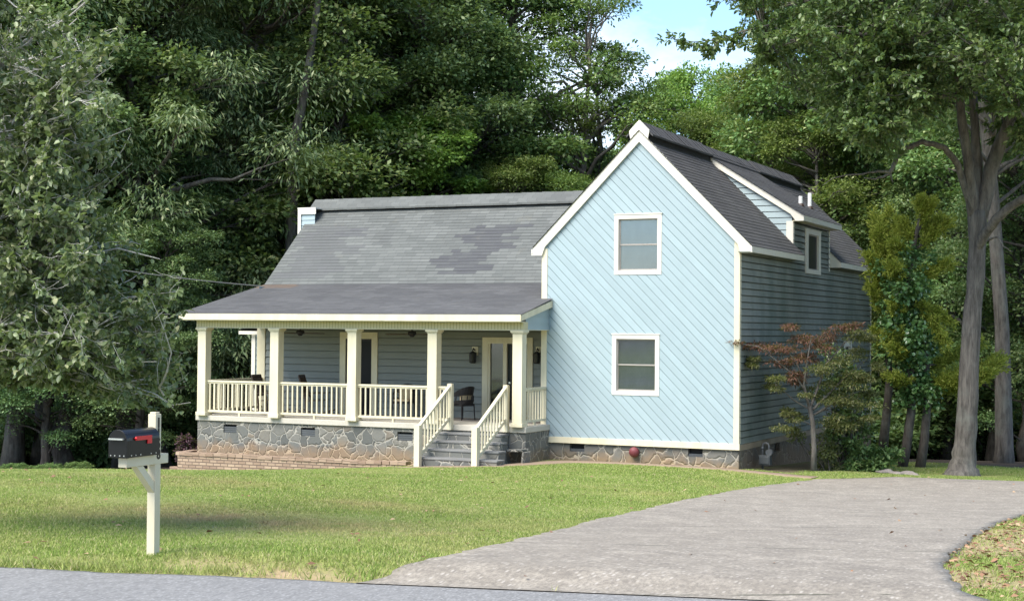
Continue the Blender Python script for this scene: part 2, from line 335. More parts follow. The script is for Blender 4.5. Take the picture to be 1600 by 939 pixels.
PATHL = np.array([(-7.6,-3.95),(-5.6,-4.0),(-4.4,-2.6),(-3.9,-1.25),(-2.5,-.95),(0,-.9),(2.1,-1.0)])
PATHR = np.array([(-7.6,-3.0),(-5.4,-3.0),(-4.95,-1.5),(-4.6,-.3),(-2.5,-.25),(0,-.2),(2.1,-.35)])
PATHP = np.r_[PATHL, PATHR[::-1]]
def resample(P, n):
    d = np.r_[0, np.cumsum(np.hypot(*np.diff(P, axis=0).T))]; t = np.linspace(0, d[-1], n)
    return np.c_[np.interp(t, d, P[:, 0]), np.interp(t, d, P[:, 1])]
def mesh_np(name, verts, faces, mat, parent=None, smooth=False, kind=None, attrs=None):
    """faces: (n, 3 or 4) array"""
    me = bpy.data.meshes.new(name); k = faces.shape[1]; nf = len(faces)
    me.vertices.add(len(verts)); me.vertices.foreach_set('co', np.ascontiguousarray(verts, dtype=np.float32).ravel())
    me.loops.add(nf*k); me.loops.foreach_set('vertex_index', np.ascontiguousarray(faces, dtype=np.int32).ravel())
    me.polygons.add(nf); me.polygons.foreach_set('loop_start', np.arange(0, nf*k, k, dtype=np.int32))
    if smooth: me.polygons.foreach_set('use_smooth', np.ones(nf, bool))
    for an, av in (attrs or {}).items():
        a = me.attributes.new(an, 'FLOAT', 'POINT'); a.data.foreach_set('value', np.asarray(av, np.float32))
    me.update(calc_edges=True); me.materials.append(mat)
    o = bpy.data.objects.new(name, me); COL.objects.link(o)
    if parent is not None: o.parent = parent
    if kind: o['kind'] = kind
    return o
def grid_faces(nu, nv):
    i = np.arange(nu-1)[:, None]*nv + np.arange(nv-1)[None]; i = i.ravel()
    return np.c_[i, i+nv, i+nv+1, i+1]
rng = np.random.default_rng(7)

def vnoise(x, y, seed=0):
    """smooth value noise in numpy, 0..1"""
    r = np.random.default_rng(seed).random((64, 64)); xi = np.floor(x).astype(int); yi = np.floor(y).astype(int); fx = x-xi; fy = y-yi
    fx = fx*fx*(3-2*fx); fy = fy*fy*(3-2*fy); g = lambda a, b: r[a % 64, b % 64]
    return (g(xi, yi)*(1-fx)+g(xi+1, yi)*fx)*(1-fy)+(g(xi, yi+1)*(1-fx)+g(xi+1, yi+1)*fx)*fy
# woods edge: where the litter of the woods replaces the lawn (1 = woods)
def woods_mask(x, y):
    x = np.asarray(x, float); y = np.asarray(y, float); j = (vnoise(x*.35, y*.35, 3)-.5)*2.5
    left = np.clip((-(x+17.3)*.55 + (y+2.6)*.9 + j - .5)/1.2 , 0, 1)*(x < -5)
    left = np.maximum(left, np.clip((-x-27+j)/2, 0, 1))
    back = np.clip((y-7.5+j)/1.5, 0, 1)
    under = np.clip((.9-np.abs(x-.7)*.9)*2, 0, 1)*(y > .2)*(y < 15)*.9
    return np.clip(np.maximum(np.maximum(left, back), under), 0, 1)
def bare_mask(x, y):
    x = np.asarray(x, float); y = np.asarray(y, float)
    n = vnoise(x*.9, y*.9, 11)*.6+vnoise(x*2.3, y*2.3, 12)*.4
    right = np.clip((x-7.6)/.5, 0, 1)*np.clip((n-.36)*6, 0, 1)*(y < 0)
    p = np.exp(-(((x+1.6)/2.4)**2+((y+19.6)/1.3)**2))*.75 + np.exp(-(((x-.9)/1.6)**2+((y+20.2)/1.3)**2))*.9 + np.exp(-(((x+.8)/1.2)**2+((y+16)/.8)**2))*.6
    p *= .45; p += np.exp(-(((x-1.3)/.7)**2+((y+24.3)/.4)**2))*.8 + np.exp(-(((x-2.9)/.9)**2+((y+24.2)/.3)**2))*1.1
    return np.clip(np.maximum(right*.9, p*np.clip((n-.3)*4, 0, 1)), 0, 1)
gx = np.r_[np.linspace(-400, -40, 26)[:-1], np.arange(-40, 24, .45), np.linspace(24, 400, 26)]
gy = np.r_[np.linspace(-300, -44, 16)[:-1], np.arange(-44, 24, .45), np.linspace(24, 500, 30)]
GX, GY = np.meshgrid(gx, gy, indexing='ij'); fx, fy = GX.ravel(), GY.ravel()
GZ = ground_z(fx, fy); ss = road_s(fx, fy)
near = (ss < .3) & (ss > -7.2); GZ = np.where(near, GZ-.035, GZ)
indr = in_poly(fx, fy, DRIVE); GZ = np.where(indr, GZ-.05, GZ)
GZ += (vnoise(fx*.6, fy*.6, 5)-.5)*.03*(~near)*(~indr)
def m_ground():
    t = NT('lawn_and_litter_soil'); p = t.pos((1, 1, 1)); w = t.n('Attribute', attribute_name='woods').outputs['Fac']; b = t.n('Attribute', attribute_name='bare').outputs['Fac']
    n1 = t.noise(.5, 5, .6, p); n2 = t.noise(7, 5, .7, p); n3 = t.noise(40, 3, .6, p)
    g = t.mix(n1, (.20, .25, .05), (.30, .32, .09)); g = t.mix(t.math('MULTIPLY', t.ramp(n2, [(.5, 0.), (.7, 1.)]), .6), g, (.26, .23, .10))
    g = t.mix(t.math('MULTIPLY', n3, .5), g, (.045, .06, .015))
    d = t.mix(n2, (.30, .19, .11), (.46, .35, .22)); d = t.mix(t.math('MULTIPLY', n3, .4), d, (.18, .11, .06))
    l = t.mix(t.ramp(n2, [(.35, 0.), (.7, 1.)]), (.028, .02, .013), (.13, .085, .055)); l = t.mix(t.math('MULTIPLY', n3, .6), l, (.03, .025, .015))
    c = t.mix(t.math('MULTIPLY', b, t.ramp(n2, [(.3, .5), (.6, 1.)])), g, d); c = t.mix(w, c, l)
    return t.done(t.bsdf(c, .95, t.bump(t.math('ADD', n2, t.math('MULTIPLY', n3, .5)), .6, .05)))
mesh_np('ground', np.c_[fx, fy, GZ], grid_faces(len(gx), len(gy)), m_ground(), smooth=True, kind='structure', attrs=dict(woods=woods_mask(fx, fy), bare=bare_mask(fx, fy)))

# road: a strip along the edge line, wavy at the lawn side
def m_asphalt():
    t = NT('worn_grey_asphalt'); p = t.pos((1, 1, 1)); n = t.noise(.8, 6, .6, p); f = t.noise(18, 5, .85, t.pos((1.2, .5, 1))); v = t.n('TexVoronoi', {'Vector': t.pos((1.2, .5, 1)), 'Scale': 26.}).outputs[0]
    c = t.mix(n, (.185, .182, .175), (.25, .246, .238)); c = t.mix(t.ramp(f, [(.42, .0), (.60, .6)]), c, (.10, .099, .096)); c = t.mix(t.math('MULTIPLY', t.ramp(v, [(.1, 1.), (.35, 0.)]), .5), c, (.42, .42, .41))
    return t.done(t.bsdf(c, .85, t.bump(f, .3, .006)))
tdir = np.array([RN[1], -RN[0]]); ts = np.r_[np.linspace(-200, -30, 30)[:-1], np.arange(-30, 30, .12), np.linspace(30, 200, 30)]; so_ = np.r_[0, .0, .08, .2, 1, 2, 3.3, 4.6, 6, 6.6]
org = np.array([1.32, -24.80]); R_v = []
for k, s in enumerate(so_):
    wob = (vnoise(ts*1.7, ts*0+3, 21)-.5)*.12 + (vnoise(ts*6, ts*0+9, 22)-.5)*.05
    q = org + ts[:, None]*np.array([RN[1], -RN[0]])*1.0 - (s - (wob if k < 3 else 0))[:, None]*RN if k < 3 else org + ts[:, None]*np.array([RN[1], -RN[0]]) - s*RN
    # tdir is (RN.y, -RN.x): along the road
    z = np.full(len(ts), ROADZ + .03*(1-((s-3.3)/3.3)**2)*.8); z = z - (.10 if k == 0 else 0)
    R_v.append(np.c_[q, z])
R_v = np.array(R_v)
road = mesh_np('road', R_v.reshape(-1, 3), grid_faces(len(so_), len(ts)), m_asphalt(), kind='structure')

def strip(name, A, B, n, m, lift, mat, wob=.05, seed=1, skirt=.12):
    a = resample(A, n); b = resample(B, n); v = []
    us = np.r_[0, np.linspace(0, 1, m), 1]
    for k, u in enumerate(us):
        q = a*(1-u)+b*u; d = (b-a)/np.maximum(np.hypot(*(b-a).T), .01)[:, None]
        e = max(0, 1-min(u, 1-u)*m*.6); q = q + d*((vnoise(np.arange(n)*.55, np.full(n, 3.+(u > .5)*7), seed)-.5)*wob*2*e)[:, None]
        z = ground_z(q[:, 0], q[:, 1])+(.012+(lift-.012)*np.clip(road_s(q[:, 0], q[:, 1])/.8, 0, 1))
        if k in (0, len(us)-1): z = z-skirt
        v.append(np.c_[q, z])
    v = np.array(v); return mesh_np(name, v.reshape(-1, 3), grid_faces(len(us), n), mat, kind='structure')
def m_drive():
    t = NT('exposed_aggregate_concrete'); p = t.pos((1, 1, 1)); n = t.noise(.45, 7, .65, p); m = t.noise(2.2, 8, .75, p); f = t.noise(13, 5, .85, t.pos((1.6, .9, 1))); v = t.n('TexVoronoi', {'Vector': t.pos((1.2, .45, 1)), 'Scale': 17.}); 
    c = t.mix(n, (.195, .170, .136), (.30, .265, .213)); c = t.mix(t.math('MULTIPLY', t.ramp(m, [(.46, 0.), (.62, 1.)]), .5), c, (.42, .375, .305))
    o_ = t.noise(1.0, 7, .8, t.pos((1, 1, 1)), .6); c = t.mix(t.math('MULTIPLY', t.ramp(o_, [(.54, 0.), (.66, 1.)]), .4), c, (.125, .108, .09))
    c = t.mix(t.ramp(f, [(.42, 0.), (.60, .55)]), c, (.10, .087, .072)); st = t.n('SeparateColor', {0: v.outputs['Color']}).outputs[0]
    c = t.mix(t.math('MULTIPLY', t.ramp(v.outputs[0], [(.15, 1.), (.4, 0.)]), .45), c, t.ramp(st, [(0, (.14, .12, .10)), (.5, (.34, .30, .25)), (1, (.55, .51, .45))]))
    s = t.n('SeparateXYZ', {0: p}); a = t.math('ADD', t.math('MULTIPLY', s.outputs[0], -.427), t.math('MULTIPLY', s.outputs[1], .904)); w = t.noise(1.1, 3, .5, p)
    a = t.math('ADD', a, t.math('MULTIPLY', w, .05)); k = t.math('LESS_THAN', t.math('ABSOLUTE', t.math('SUBTRACT', t.math('FRACT', t.math('DIVIDE', a, 3.7)), .5)), .006); k = t.math('MULTIPLY', k, t.ramp(w, [(.48, 0.), (.55, .8)]))
    c = t.mix(k, c, (.05, .05, .03))
    return t.done(t.bsdf(c, .88, t.bump(t.math('ADD', f, t.math('MULTIPLY', v.outputs[0], .6)), .3, .006)))
strip('driveway', DL, DR, 260, 34, .035, m_drive(), .05, 4)
strip('footpath', PATHL, PATHR, 60, 5, .02, m_concrete('soil_stained_path', (.20, .135, .09), (.36, .27, .19), 2., 60.), .08, 9, .06)

# grass blades on the lawn, the patch right of the driveway and the shaded strip behind it
def grass():
    n = 1500000; x = rng.uniform(-30, 15, n); y = rng.uniform(-26.5, 9, n); s = road_s(x, y)
    dist = np.hypot(x-CAM[0], y-CAM[1])
    jit = (vnoise(x*2, y*2, 31)-.5)*.14
    ok = (s > .0+jit) & ~in_poly(x+jit, y+jit, DRIVE) & ~in_poly(x, y, PATHP)
    house = ((x > -15.6) & (x < .2) & (y > -.35)) | ((x > -15.6) & (x < -5.0) & (y > -2.35) & (y < 2)) | ((x > -7.6) & (x < -4.8) & (y > -3.6) & (y < 0))
    ok &= ~house & (rng.random(n) > woods_mask(x, y)*1.3) & (rng.random(n) > np.clip(bare_mask(x, y)*.95, 0, .9)) & ~((y > 1.5) & (x < 1.9)) 
    vis = np.abs(np.arctan2(-(x-CAM[0]), (y-CAM[1])) - YAW) < .42
    ok &= vis & (rng.random(n) < np.clip(26/dist, .35, 1))
    x, y, dist, s = x[ok], y[ok], dist[ok], s[ok]; k = 3
    X = np.repeat(x, k)+rng.normal(0, .025, len(x)*k); Y = np.repeat(y, k)+rng.normal(0, .025, len(x)*k); D = np.repeat(dist, k)
    n = len(X); z = ground_z(X, Y)-.005; tall = .018+.026*rng.random(n)*(.5+vnoise(X*.8, Y*.8, 41)); tall *= np.where(np.repeat(s, k) < .3, 1.9, 1)
    a = rng.uniform(0, 2*np.pi, n); w = (.004+.004*rng.random(n))*np.clip(D/20, 1, 1.8); lean = rng.uniform(.2, 1.1, n)*tall; b = rng.uniform(0, 2*np.pi, n)
    v = np.empty((n, 3, 3)); v[:, 0] = np.c_[X-np.cos(a)*w, Y-np.sin(a)*w, z]; v[:, 1] = np.c_[X+np.cos(a)*w, Y+np.sin(a)*w, z]; v[:, 2] = np.c_[X+np.cos(b)*lean, Y+np.sin(b)*lean, z+tall]
    t = NT('grass_blade'); g = t.n('NewGeometry'); p = t.pos((1, 1, 1)); pn = t.noise(.42, 5, .65, p); pn2 = t.noise(2.2, 4, .6, p)
    c = t.ramp(g.outputs['Random Per Island'], [(0, (.15, .23, .045)), (.5, (.25, .345, .075)), (.78, (.36, .42, .12)), (.92, (.50, .46, .23)), (1, (.56, .48, .29))])
    c = t.mix(t.math('MULTIPLY', t.ramp(pn, [(.48, 0.), (.68, 1.)]), .5), c, (.47, .42, .18)); c = t.mix(t.math('MULTIPLY', t.ramp(pn2, [(.5, 0.), (.7, 1.)]), .35), c, (.18, .25, .045))
    c = t.mix(t.math('MULTIPLY', t.n('Attribute', attribute_name='dry').outputs['Fac'], .85), c, (.50, .36, .20))
    bs = t.bsdf(c, .6, None, Specular_IOR_Level=.2); tr = t.n('BsdfTranslucent', {0: c}); m = t.done(t.n('MixShader', {0: .3, 1: bs, 2: tr}))
    dry = (np.exp(-(((X+1.6)/2.6)**2+((Y+19.6)/1.4)**2))+np.exp(-(((X-.9)/1.8)**2+((Y+20.2)/1.1)**2))+.8*np.exp(-(((X+.8)/1.3)**2+((Y+16)/.9)**2))+.7*np.exp(-(((X+5)/1.6)**2+((Y+22)/.9)**2))+.6*np.exp(-(((X+6)/2.5)**2+((Y+14)/1.0)**2)))*np.clip(vnoise(X*1.6, Y*1.6, 51)*.7+vnoise(X*4, Y*4, 52)*.6-.15, 0, 1)
    mesh_np('lawn_grass', v.reshape(-1, 3), np.arange(n*3).reshape(-1, 3), m, kind='stuff', attrs=dict(dry=np.repeat(np.clip(dry, 0, 1), 3)))
grass()
# dry leaves on the right verge, a few along the lawn and driveway edges
def litter():
    n = 9000; x = rng.uniform(-14, 13, n); y = rng.uniform(-25, 3, n); ind = in_poly(x, y, DRIVE); right = (x > 7.4) & (y < 0) & ~ind
    keep = (road_s(x, y) > .1) & ((right & (rng.random(n) < .95)) | (~right & ~ind & (x < 4) & (y < -4.2) & (rng.random(n) < .06)) | (ind & (rng.random(n) < .02)))
    x, y = x[keep], y[keep]; x = np.r_[x, rng.uniform(7.6, 13, 2600)]; y = np.r_[y, rng.uniform(-22.5, -8, 2600)]; k = ~in_poly(x, y, DRIVE) | (np.arange(len(x)) < keep.sum()); k &= road_s(x, y) > .1; x, y = x[k], y[k]; n = len(x)
    z = ground_z(x, y)+np.where(in_poly(x, y, DRIVE), .045, .03); a = rng.uniform(0, 6.28, n); D = np.c_[np.cos(a), np.sin(a), rng.normal(size=n)*.25]; N = np.c_[rng.normal(size=(n, 2))*.4, np.ones(n)]
    D /= np.linalg.norm(D, axis=1)[:, None]; S = np.cross(D, N); S /= np.linalg.norm(S, axis=1)[:, None]; P = np.c_[x, y, z]; l = rng.uniform(.05, .11, n)[:, None]; w = l*.28
    v = np.stack([P, P+D*l*.5+S*w+np.array([0, 0, .008]), P+D*l, P+D*l*.5-S*w+np.array([0, 0, .008])], 1).reshape(-1, 3); t = NT('dry_leaf'); c = t.ramp(t.n('NewGeometry').outputs['Random Per Island'], [(0, (.12, .06, .03)), (.6, (.26, .14, .075)), (1, (.42, .29, .17))])
    mesh_np('fallen_leaves', v, np.arange(n*4).reshape(-1, 4), t.done(t.bsdf(c, .8)), kind='stuff')
litter()

# ------------------------------------------------------------------ house
H = thing('house', (-5, 4, 0), 'light blue house with diagonal front boards, cream trim, grey roof and stone porch', 'house')
TF = lambda d0=0.: (lambda u, d, z: (u, d0-d, z))          # front facing wall: u = x, d = out of the wall, z
TS = lambda d0=0.: (lambda u, d, z: (d0+d, u, z))          # right facing wall: u = y
TL = lambda d0=0.: (lambda u, d, z: (d0-d, u, z))          # left facing wall
def lap(mb, T, rng_fn, z0, z1, ex=.165, th=.020, holes=(), gap=0.):
    """lapped boards; rng_fn(z) -> (u0, u1)"""
    z = z0; k = 0
    while z < z1-1e-4:
        zt = min(z+ex, z1); ztop = zt; zt = zt-gap if zt-z > gap*3 else zt; cuts = sorted({z, zt, *[h for hh in holes for h in hh[2:] if z < h < zt]})
        for a, b in zip(cuts[:-1], cuts[1:]):
            l0, r0 = rng_fn(a); l1, r1 = rng_fn(b); segs = [((l0, r0), (l1, r1))]
            for (h0, h1, hz0, hz1) in holes:
                if hz0 < (a+b)/2 < hz1:
                    segs = [x for (p, q) in segs for x in (((p[0], min(p[1], h0)), (q[0], min(q[1], h0))), ((max(p[0], h1), p[1]), (max(q[0], h1), q[1]))) if x[0][1]-x[0][0] > .005]
            dA = th*(1-(a-z)/ex*.85); dB = th*(1-(b-z)/ex*.85)
            for (p, q) in segs:
                if p[1]-p[0] < .004 and q[1]-q[0] < .004: continue
                mb.face([T(p[0], dA, a), T(p[1], dA, a), T(q[1], dB, b), T(q[0], dB, b)])
                if a == z: mb.face([T(p[0], 0, a), T(p[1], 0, a), T(p[1], dA, a), T(p[0], dA, a)])
        if gap and ztop > zt:
            (l, r), (l2, r2) = rng_fn(zt), rng_fn(ztop); segs = [(l, min(r, r2))]
            for (h0, h1, hz0, hz1) in holes:
                if hz0 < (zt+ztop)/2 < hz1: segs = [x for (p, q) in segs for x in ((p, min(q, h0)), (max(p, h1), q)) if x[1]-x[0] > .005]
            for (p, q) in segs:
                mb.face([T(p, -.05, zt-.002), T(q, -.05, zt-.002), T(q, -.05, ztop+.002), T(p, -.05, ztop+.002)]); mb.face([T(p, -.05, zt), T(q, -.05, zt), T(q, th*.2, zt), T(p, th*.2, zt)]); mb.face([T(p, -.05, ztop), T(q, -.05, ztop), T(q, th, ztop), T(p, th, ztop)])
        z = ztop; k += 1
def window(T, u0, u1, z0, z1, cw=.11, name='window', blind=True, bars=True, deep=.12, ct=.035, split=.5, cwz=None, shallow=0.):
    cwz = cwz or cw
    """casing outer size u0..u1 x z0..z1; recessed sash, pane and blind"""
    m = MB(); a, b, c, d = u0+cw, u1-cw, z0+cwz, z1-cwz
    for q in ((u0, u1, d, z1), (u0, u1, z0, c), (u0, a, c, d), (b, u1, c, d)):
        m.box(q[0], q[1], -.005, ct, q[2], q[3], T=T)
    m.box(u0-.015, u1+.015, -.004, ct+.018, z1+.001, z1+.025, T=T)                          # drip cap
    for q in ((a, b, d-.001, d+.004), (a, b, c-.004, c+.001)): m.box(q[0], q[1], -deep, .0, q[2], q[3], T=T)
    for q in ((a-.004, a+.001), (b-.001, b+.004)): m.box(q[0], q[1], -deep, .0, c, d, T=T)
    w = m.build(name, WHITE, H)
    s = MB(); fw = .035; mid = c+(d-c)*split
    for (za, zb, dd) in ((mid-.015, d, -.035), (c, mid+.015, -.055)) if bars else ((c, d, -.045+shallow),):
        for q in ((a, b, zb-fw, zb), (a, b, za, za+fw), (a, a+fw, za+fw, zb-fw), (b-fw, b, za+fw, zb-fw)): s.box(q[0], q[1], dd-.022, dd, q[2], q[3], T=T)
    s.build('sash', SASH, w)
    g = MB(); 
    for (za, zb, dd) in ((mid, d, -.047), (c, mid, -.067)) if bars else ((c, d, -.057+shallow),): g.face([T(a, dd, za), T(b, dd, za), T(b, dd, zb), T(a, dd, zb)])
    g.build('pane', GLASS if blind else GLASSPATIO, w)
    k = MB(); k.face([T(a, -deep+.005, c), T(b, -deep+.005, c), T(b, -deep+.005, d), T(a, -deep+.005, d)]); k.build('blind' if blind else 'dark_interior', BLIND if blind else DARK, w)
    return w
SASH = m_paint('grey_sash_paint', (.33, .30, .27), .5, .1)

GX0, GX1, ZT, PKX, PKZ = -5.30, 0.0, .61, -2.62, 8.30      # gable wall
def gable_poly(): return [(GX0, ZT), (GX1, ZT), (GX1, 5.68), (PKX, PKZ), (GX0, 5.66)]
# diagonal boards of the front gable
bm = bmesh.new(); pitch = .175; dgn = math.sqrt(.5)
for k in range(-60, 70):
    # board between offset k*pitch and (k+1)*pitch along n=(dgn, dgn) ; runs along (dgn, -dgn)
    o0 = Vector((PKX, 4))+Vector((dgn, dgn))*k*pitch; n_ = Vector((dgn, dgn))*pitch; r_ = Vector((dgn, -dgn))*9
    g_ = Vector((dgn, dgn))*.014; j_ = random.Random(k).uniform(-.002, .002)
    for P in ([(o0-r_, .020+j_), (o0+r_, .020+j_), (o0+r_+n_-g_, .017+j_), (o0-r_+n_-g_, .017+j_)], [(o0-r_, -.010), (o0+r_, -.010), (o0+r_, .020+j_), (o0-r_, .020+j_)],
              [(o0-r_+n_-g_, .017+j_), (o0+r_+n_-g_, .017+j_), (o0+r_+n_-g_, -.010), (o0-r_+n_-g_, -.010)], [(o0-r_+n_-g_, -.010), (o0+r_+n_-g_, -.010), (o0+r_+n_, -.010), (o0-r_+n_, -.010)]):
        bm.faces.new([bm.verts.new((p.x, -d, p.y)) for p, d in P])
poly = gable_poly()
for i in range(len(poly)):
    a = Vector((poly[i][0], 0, poly[i][1])); b = Vector((poly[(i+1) % len(poly)][0], 0, poly[(i+1) % len(poly)][1])); e = (b-a).normalized(); nn = Vector((e.z, 0, -e.x))
    bmesh.ops.bisect_plane(bm, geom=bm.verts[:]+bm.edges[:]+bm.faces[:], plane_co=a, plane_no=nn, clear_outer=True)
WIN1 = (-3.30, -2.02, 4.80, 6.33); WIN2 = (-3.34, -2.06, 1.735, 3.275)
for (a, b, c, d) in (WIN1, WIN2):
    a += .1; b -= .1; c += .1; d -= .1
    for co, no in (((a, 0, 0), (1, 0, 0)), ((b, 0, 0), (1, 0, 0)), ((0, 0, c), (0, 0, 1)), ((0, 0, d), (0, 0, 1))):
        bmesh.ops.bisect_plane(bm, geom=bm.verts[:]+bm.edges[:]+bm.faces[:], plane_co=co, plane_no=no)
    bmesh.ops.delete(bm, geom=[f for f in bm.faces if a < f.calc_center_median().x < b and c < f.calc_center_median().z < d], context='FACES')
bmesh.ops.translate(bm, verts=bm.verts, vec=(5, -4, 0))
me = bpy.data.meshes.new('gable_wall'); bm.to_mesh(me); bm.free(); me.materials.append(BLUE)
gw = bpy.data.objects.new('gable_wall', me); COL.objects.link(gw); gw.parent = H; gw['label'] = 'light blue front gable wall of diagonal boards'
window(TF(), *WIN1); window(TF(), *WIN2)
# note of paper behind the lower window
# right side wall
DY = 14.95; SW1 = (6.25, 7.95, 5.05, 6.30); SW2 = (11.05, 12.05, 2.2, 3.08)
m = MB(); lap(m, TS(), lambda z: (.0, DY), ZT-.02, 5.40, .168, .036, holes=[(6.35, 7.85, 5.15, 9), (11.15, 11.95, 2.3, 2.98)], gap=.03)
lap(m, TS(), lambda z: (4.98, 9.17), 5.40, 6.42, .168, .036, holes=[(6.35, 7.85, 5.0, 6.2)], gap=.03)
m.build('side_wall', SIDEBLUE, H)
window(TS(.03), *SW1, bars=False, blind=False, cw=.27, cwz=.12, shallow=.03); window(TS(.01), *SW2, bars=True, blind=False, cw=.13)
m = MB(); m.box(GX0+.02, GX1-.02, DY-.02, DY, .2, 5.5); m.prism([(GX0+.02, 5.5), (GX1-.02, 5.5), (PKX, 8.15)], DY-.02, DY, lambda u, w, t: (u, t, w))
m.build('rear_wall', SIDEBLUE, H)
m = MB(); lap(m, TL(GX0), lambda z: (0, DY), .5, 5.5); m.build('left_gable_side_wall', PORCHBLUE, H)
# roof planes made of shingle courses
def courses(mb, P, U, V, ulim, length, ex=.14, th=.010, v0=0, uo=0):
    """P origin on the eave, U along the eave, V up the slope (unit), ulim(v) -> (u0, u1)"""
    P, U, V = Vector(P), Vector(U), Vector(V); N = U.cross(V).normalized()
    if N.z < 0: N = -N
    v = 0
    while v < length-1e-4:
        w = min(v+ex, length); u0, u1 = ulim(v); u2, u3 = ulim(w)
        if u1-u0 > .01:
            j = random.Random(int(v*1000)).uniform(-.002, .003)
            A, B = P+U*u0+V*v+N*(th+j), P+U*u1+V*v+N*(th+j); C_, D_ = P+U*max(u3, u2+.001)+V*w+N*.001, P+U*u2+V*w+N*.001
            e = .004; vv = v+v0
            mb.face([A, B, C_, D_], [(u0+uo, vv+e), (u1+uo, vv+e), (u3+uo, vv+ex-e), (u2+uo, vv+ex-e)])
            mb.face([A-N*(th+.004), B-N*(th+.004), B, A], [(u0+uo, vv+e), (u1+uo, vv+e), (u1+uo, vv+e), (u0+uo, vv+e)])
        v = w
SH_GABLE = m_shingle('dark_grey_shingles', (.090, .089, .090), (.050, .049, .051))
SH_MAIN = m_shingle('grey_patched_shingles', patches=((.6, 2.4, .2, 2.7, -.05, (.072, .072, .078), .55), (2.2, 3.4, 2.1, 2.65, -.3, (.064, .065, .072), .65), (5.85, 7.15, .28, 2.55, .25, (.050, .051, .057), 1.0)))
SH_PORCH = m_shingle('grey_weathered_porch_shingles', (.122, .122, .122), (.070, .070, .072), patches=((.5, 2.6, 3.5, 4.3, -.3, (.21, .13, .07), .6),))
SQ = math.sqrt(.5); RZ = 8.46; EX = .36; EZ = RZ-(EX-PKX)   # right roof plane: z = RZ-(x-PKX)
YF = -.13; YB = 15.2; sl_len = (EX-PKX)/SQ
m = MB()
courses(m, (EX, YF, EZ), (0, 1, 0), (-SQ, 0, SQ), lambda v: (0, 4.98-YF), sl_len)
courses(m, (EX, 9.17, EZ), (0, 1, 0), (-SQ, 0, SQ), lambda v: (0, YB-9.17), sl_len, uo=9.3)
EXL = 2*PKX-EX; courses(m, (EXL+.05, YF, EZ+.05), (0, 1, 0), (SQ, 0, SQ), lambda v: (0, YB-YF), sl_len-.07)
m.mi = 1     # deck under the shingles
for s in (1, -1):
    X = lambda d: PKX+s*d
    for (ya, yb) in (((YF+.02, 4.97), (9.19, YB-.02)) if s > 0 else ((YF+.02, YB-.02),)):
        m.face([(X(2.96), ya, RZ-2.97), (X(2.96), yb, RZ-2.97), (X(0), yb, RZ-.012), (X(0), ya, RZ-.012)])
m.build('gable_roof', [SH_GABLE, CREAM], H)
def ridge_cap(T, segs, name, mat, half=.44, drop=.43, top=.0, th=.05):
    mb = MB()
    for (a, b, dz) in segs:
        n = max(1, int((b-a)/.33)); 
        for k in range(n):
            p, q = a+(b-a)*k/n, a+(b-a)*(k+1)/n; j = random.uniform(-.005, .005)+dz
            for s in (1, -1):
                A, B, C_, D_ = T(p, 0, top+j+.008), T(q, 0, top+j), T(q, s*half, top-drop+j), T(p, s*half, top-drop+j+.008)
                mb.face([A, B, C_, D_], [(p*1.0, 0), (q, 0), (q, .5), (p, .5)])
                E_, F_ = T(q, s*half, top-drop+j-th), T(p, s*half, top-drop+j-th); mb.face([D_, C_, E_, F_], [(p, 0), (q, 0), (q, .1), (p, .1)])
            if k == 0: mb.face([T(p, 0, top+j), T(p, half, top-drop+j), T(p, half, top-drop+j-th), T(p, 0, top+j-th*1.4), T(p, -half, top-drop+j-th), T(p, -half, top-drop+j)])
    return mb
rc = ridge_cap(lambda u, w, z: (PKX+w, u, z), [(-.06, 4.9, 0), (4.9, 9.6, -.035), (9.6, 14.75, .0)], 'ridge_cap', SH_GABLE, .36, .36, 8.70).build('ridge_cap', SH_GABLE, H)
m = MB()      # dark vent slot under the cap
for s in (1, -1): m.face([(PKX+s*.30, -.08, RZ-.29), (PKX+s*.30, 14.7, RZ-.29), (PKX+s*.28, 14.7, 8.40), (PKX+s*.28, -.08, 8.40)])
m.build('ridge_vent', DARK, H)
# rake boards of the front gable (one board each side, meeting in a raised peak)
for s in (1, -1):
    X = lambda d: PKX+s*d; e = 2.985
    P = [(X(0), 8.73), (X(.27), 8.46), (X(.27), 8.40), (X(.235), 8.235), (X(e), RZ-e-.01), (X(e), RZ-e-.16), (X(e-.30), RZ-e-.16), (X(e-.38), RZ-e+.06), (X(0), 8.17)]
    m = MB(); m.prism(P if s > 0 else P[::-1], -.095, -.03, lambda u, w, t: (u, t, w)); m.build('rake_board', WHITE, H, bevel=.006)
    m = MB(); m.box(min(X(e-.34), X(e-.02)), max(X(e-.34), X(e-.02)), -.03, .06, RZ-e-.155, RZ-e-.11); m.build('cornice_return', WHITE, H)
# eave fascias and soffits along the right side
for ya, yb in ((YF+.02, 4.95), (9.22, YB)):
    m = MB(); m.box(EX-.035, EX-.005, ya, yb, EZ-.155, EZ-.004); m.build('fascia', WHITE, H, bevel=.004)
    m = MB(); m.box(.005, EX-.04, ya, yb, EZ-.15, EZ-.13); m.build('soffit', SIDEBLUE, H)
m = MB(); m.prism([(.0, EZ-.16), (.36, EZ-.16), (.36, EZ-.02), (.0, EZ+.34)], 9.185, 9.21, lambda u, w, t: (u, t, w)); m.build('cornice_return', WHITE, H)
m = MB(); m.box(EXL+.005, EXL+.035, YF+.02, YB, EZ-.12, EZ-.002); m.build('fascia', WHITE, H)
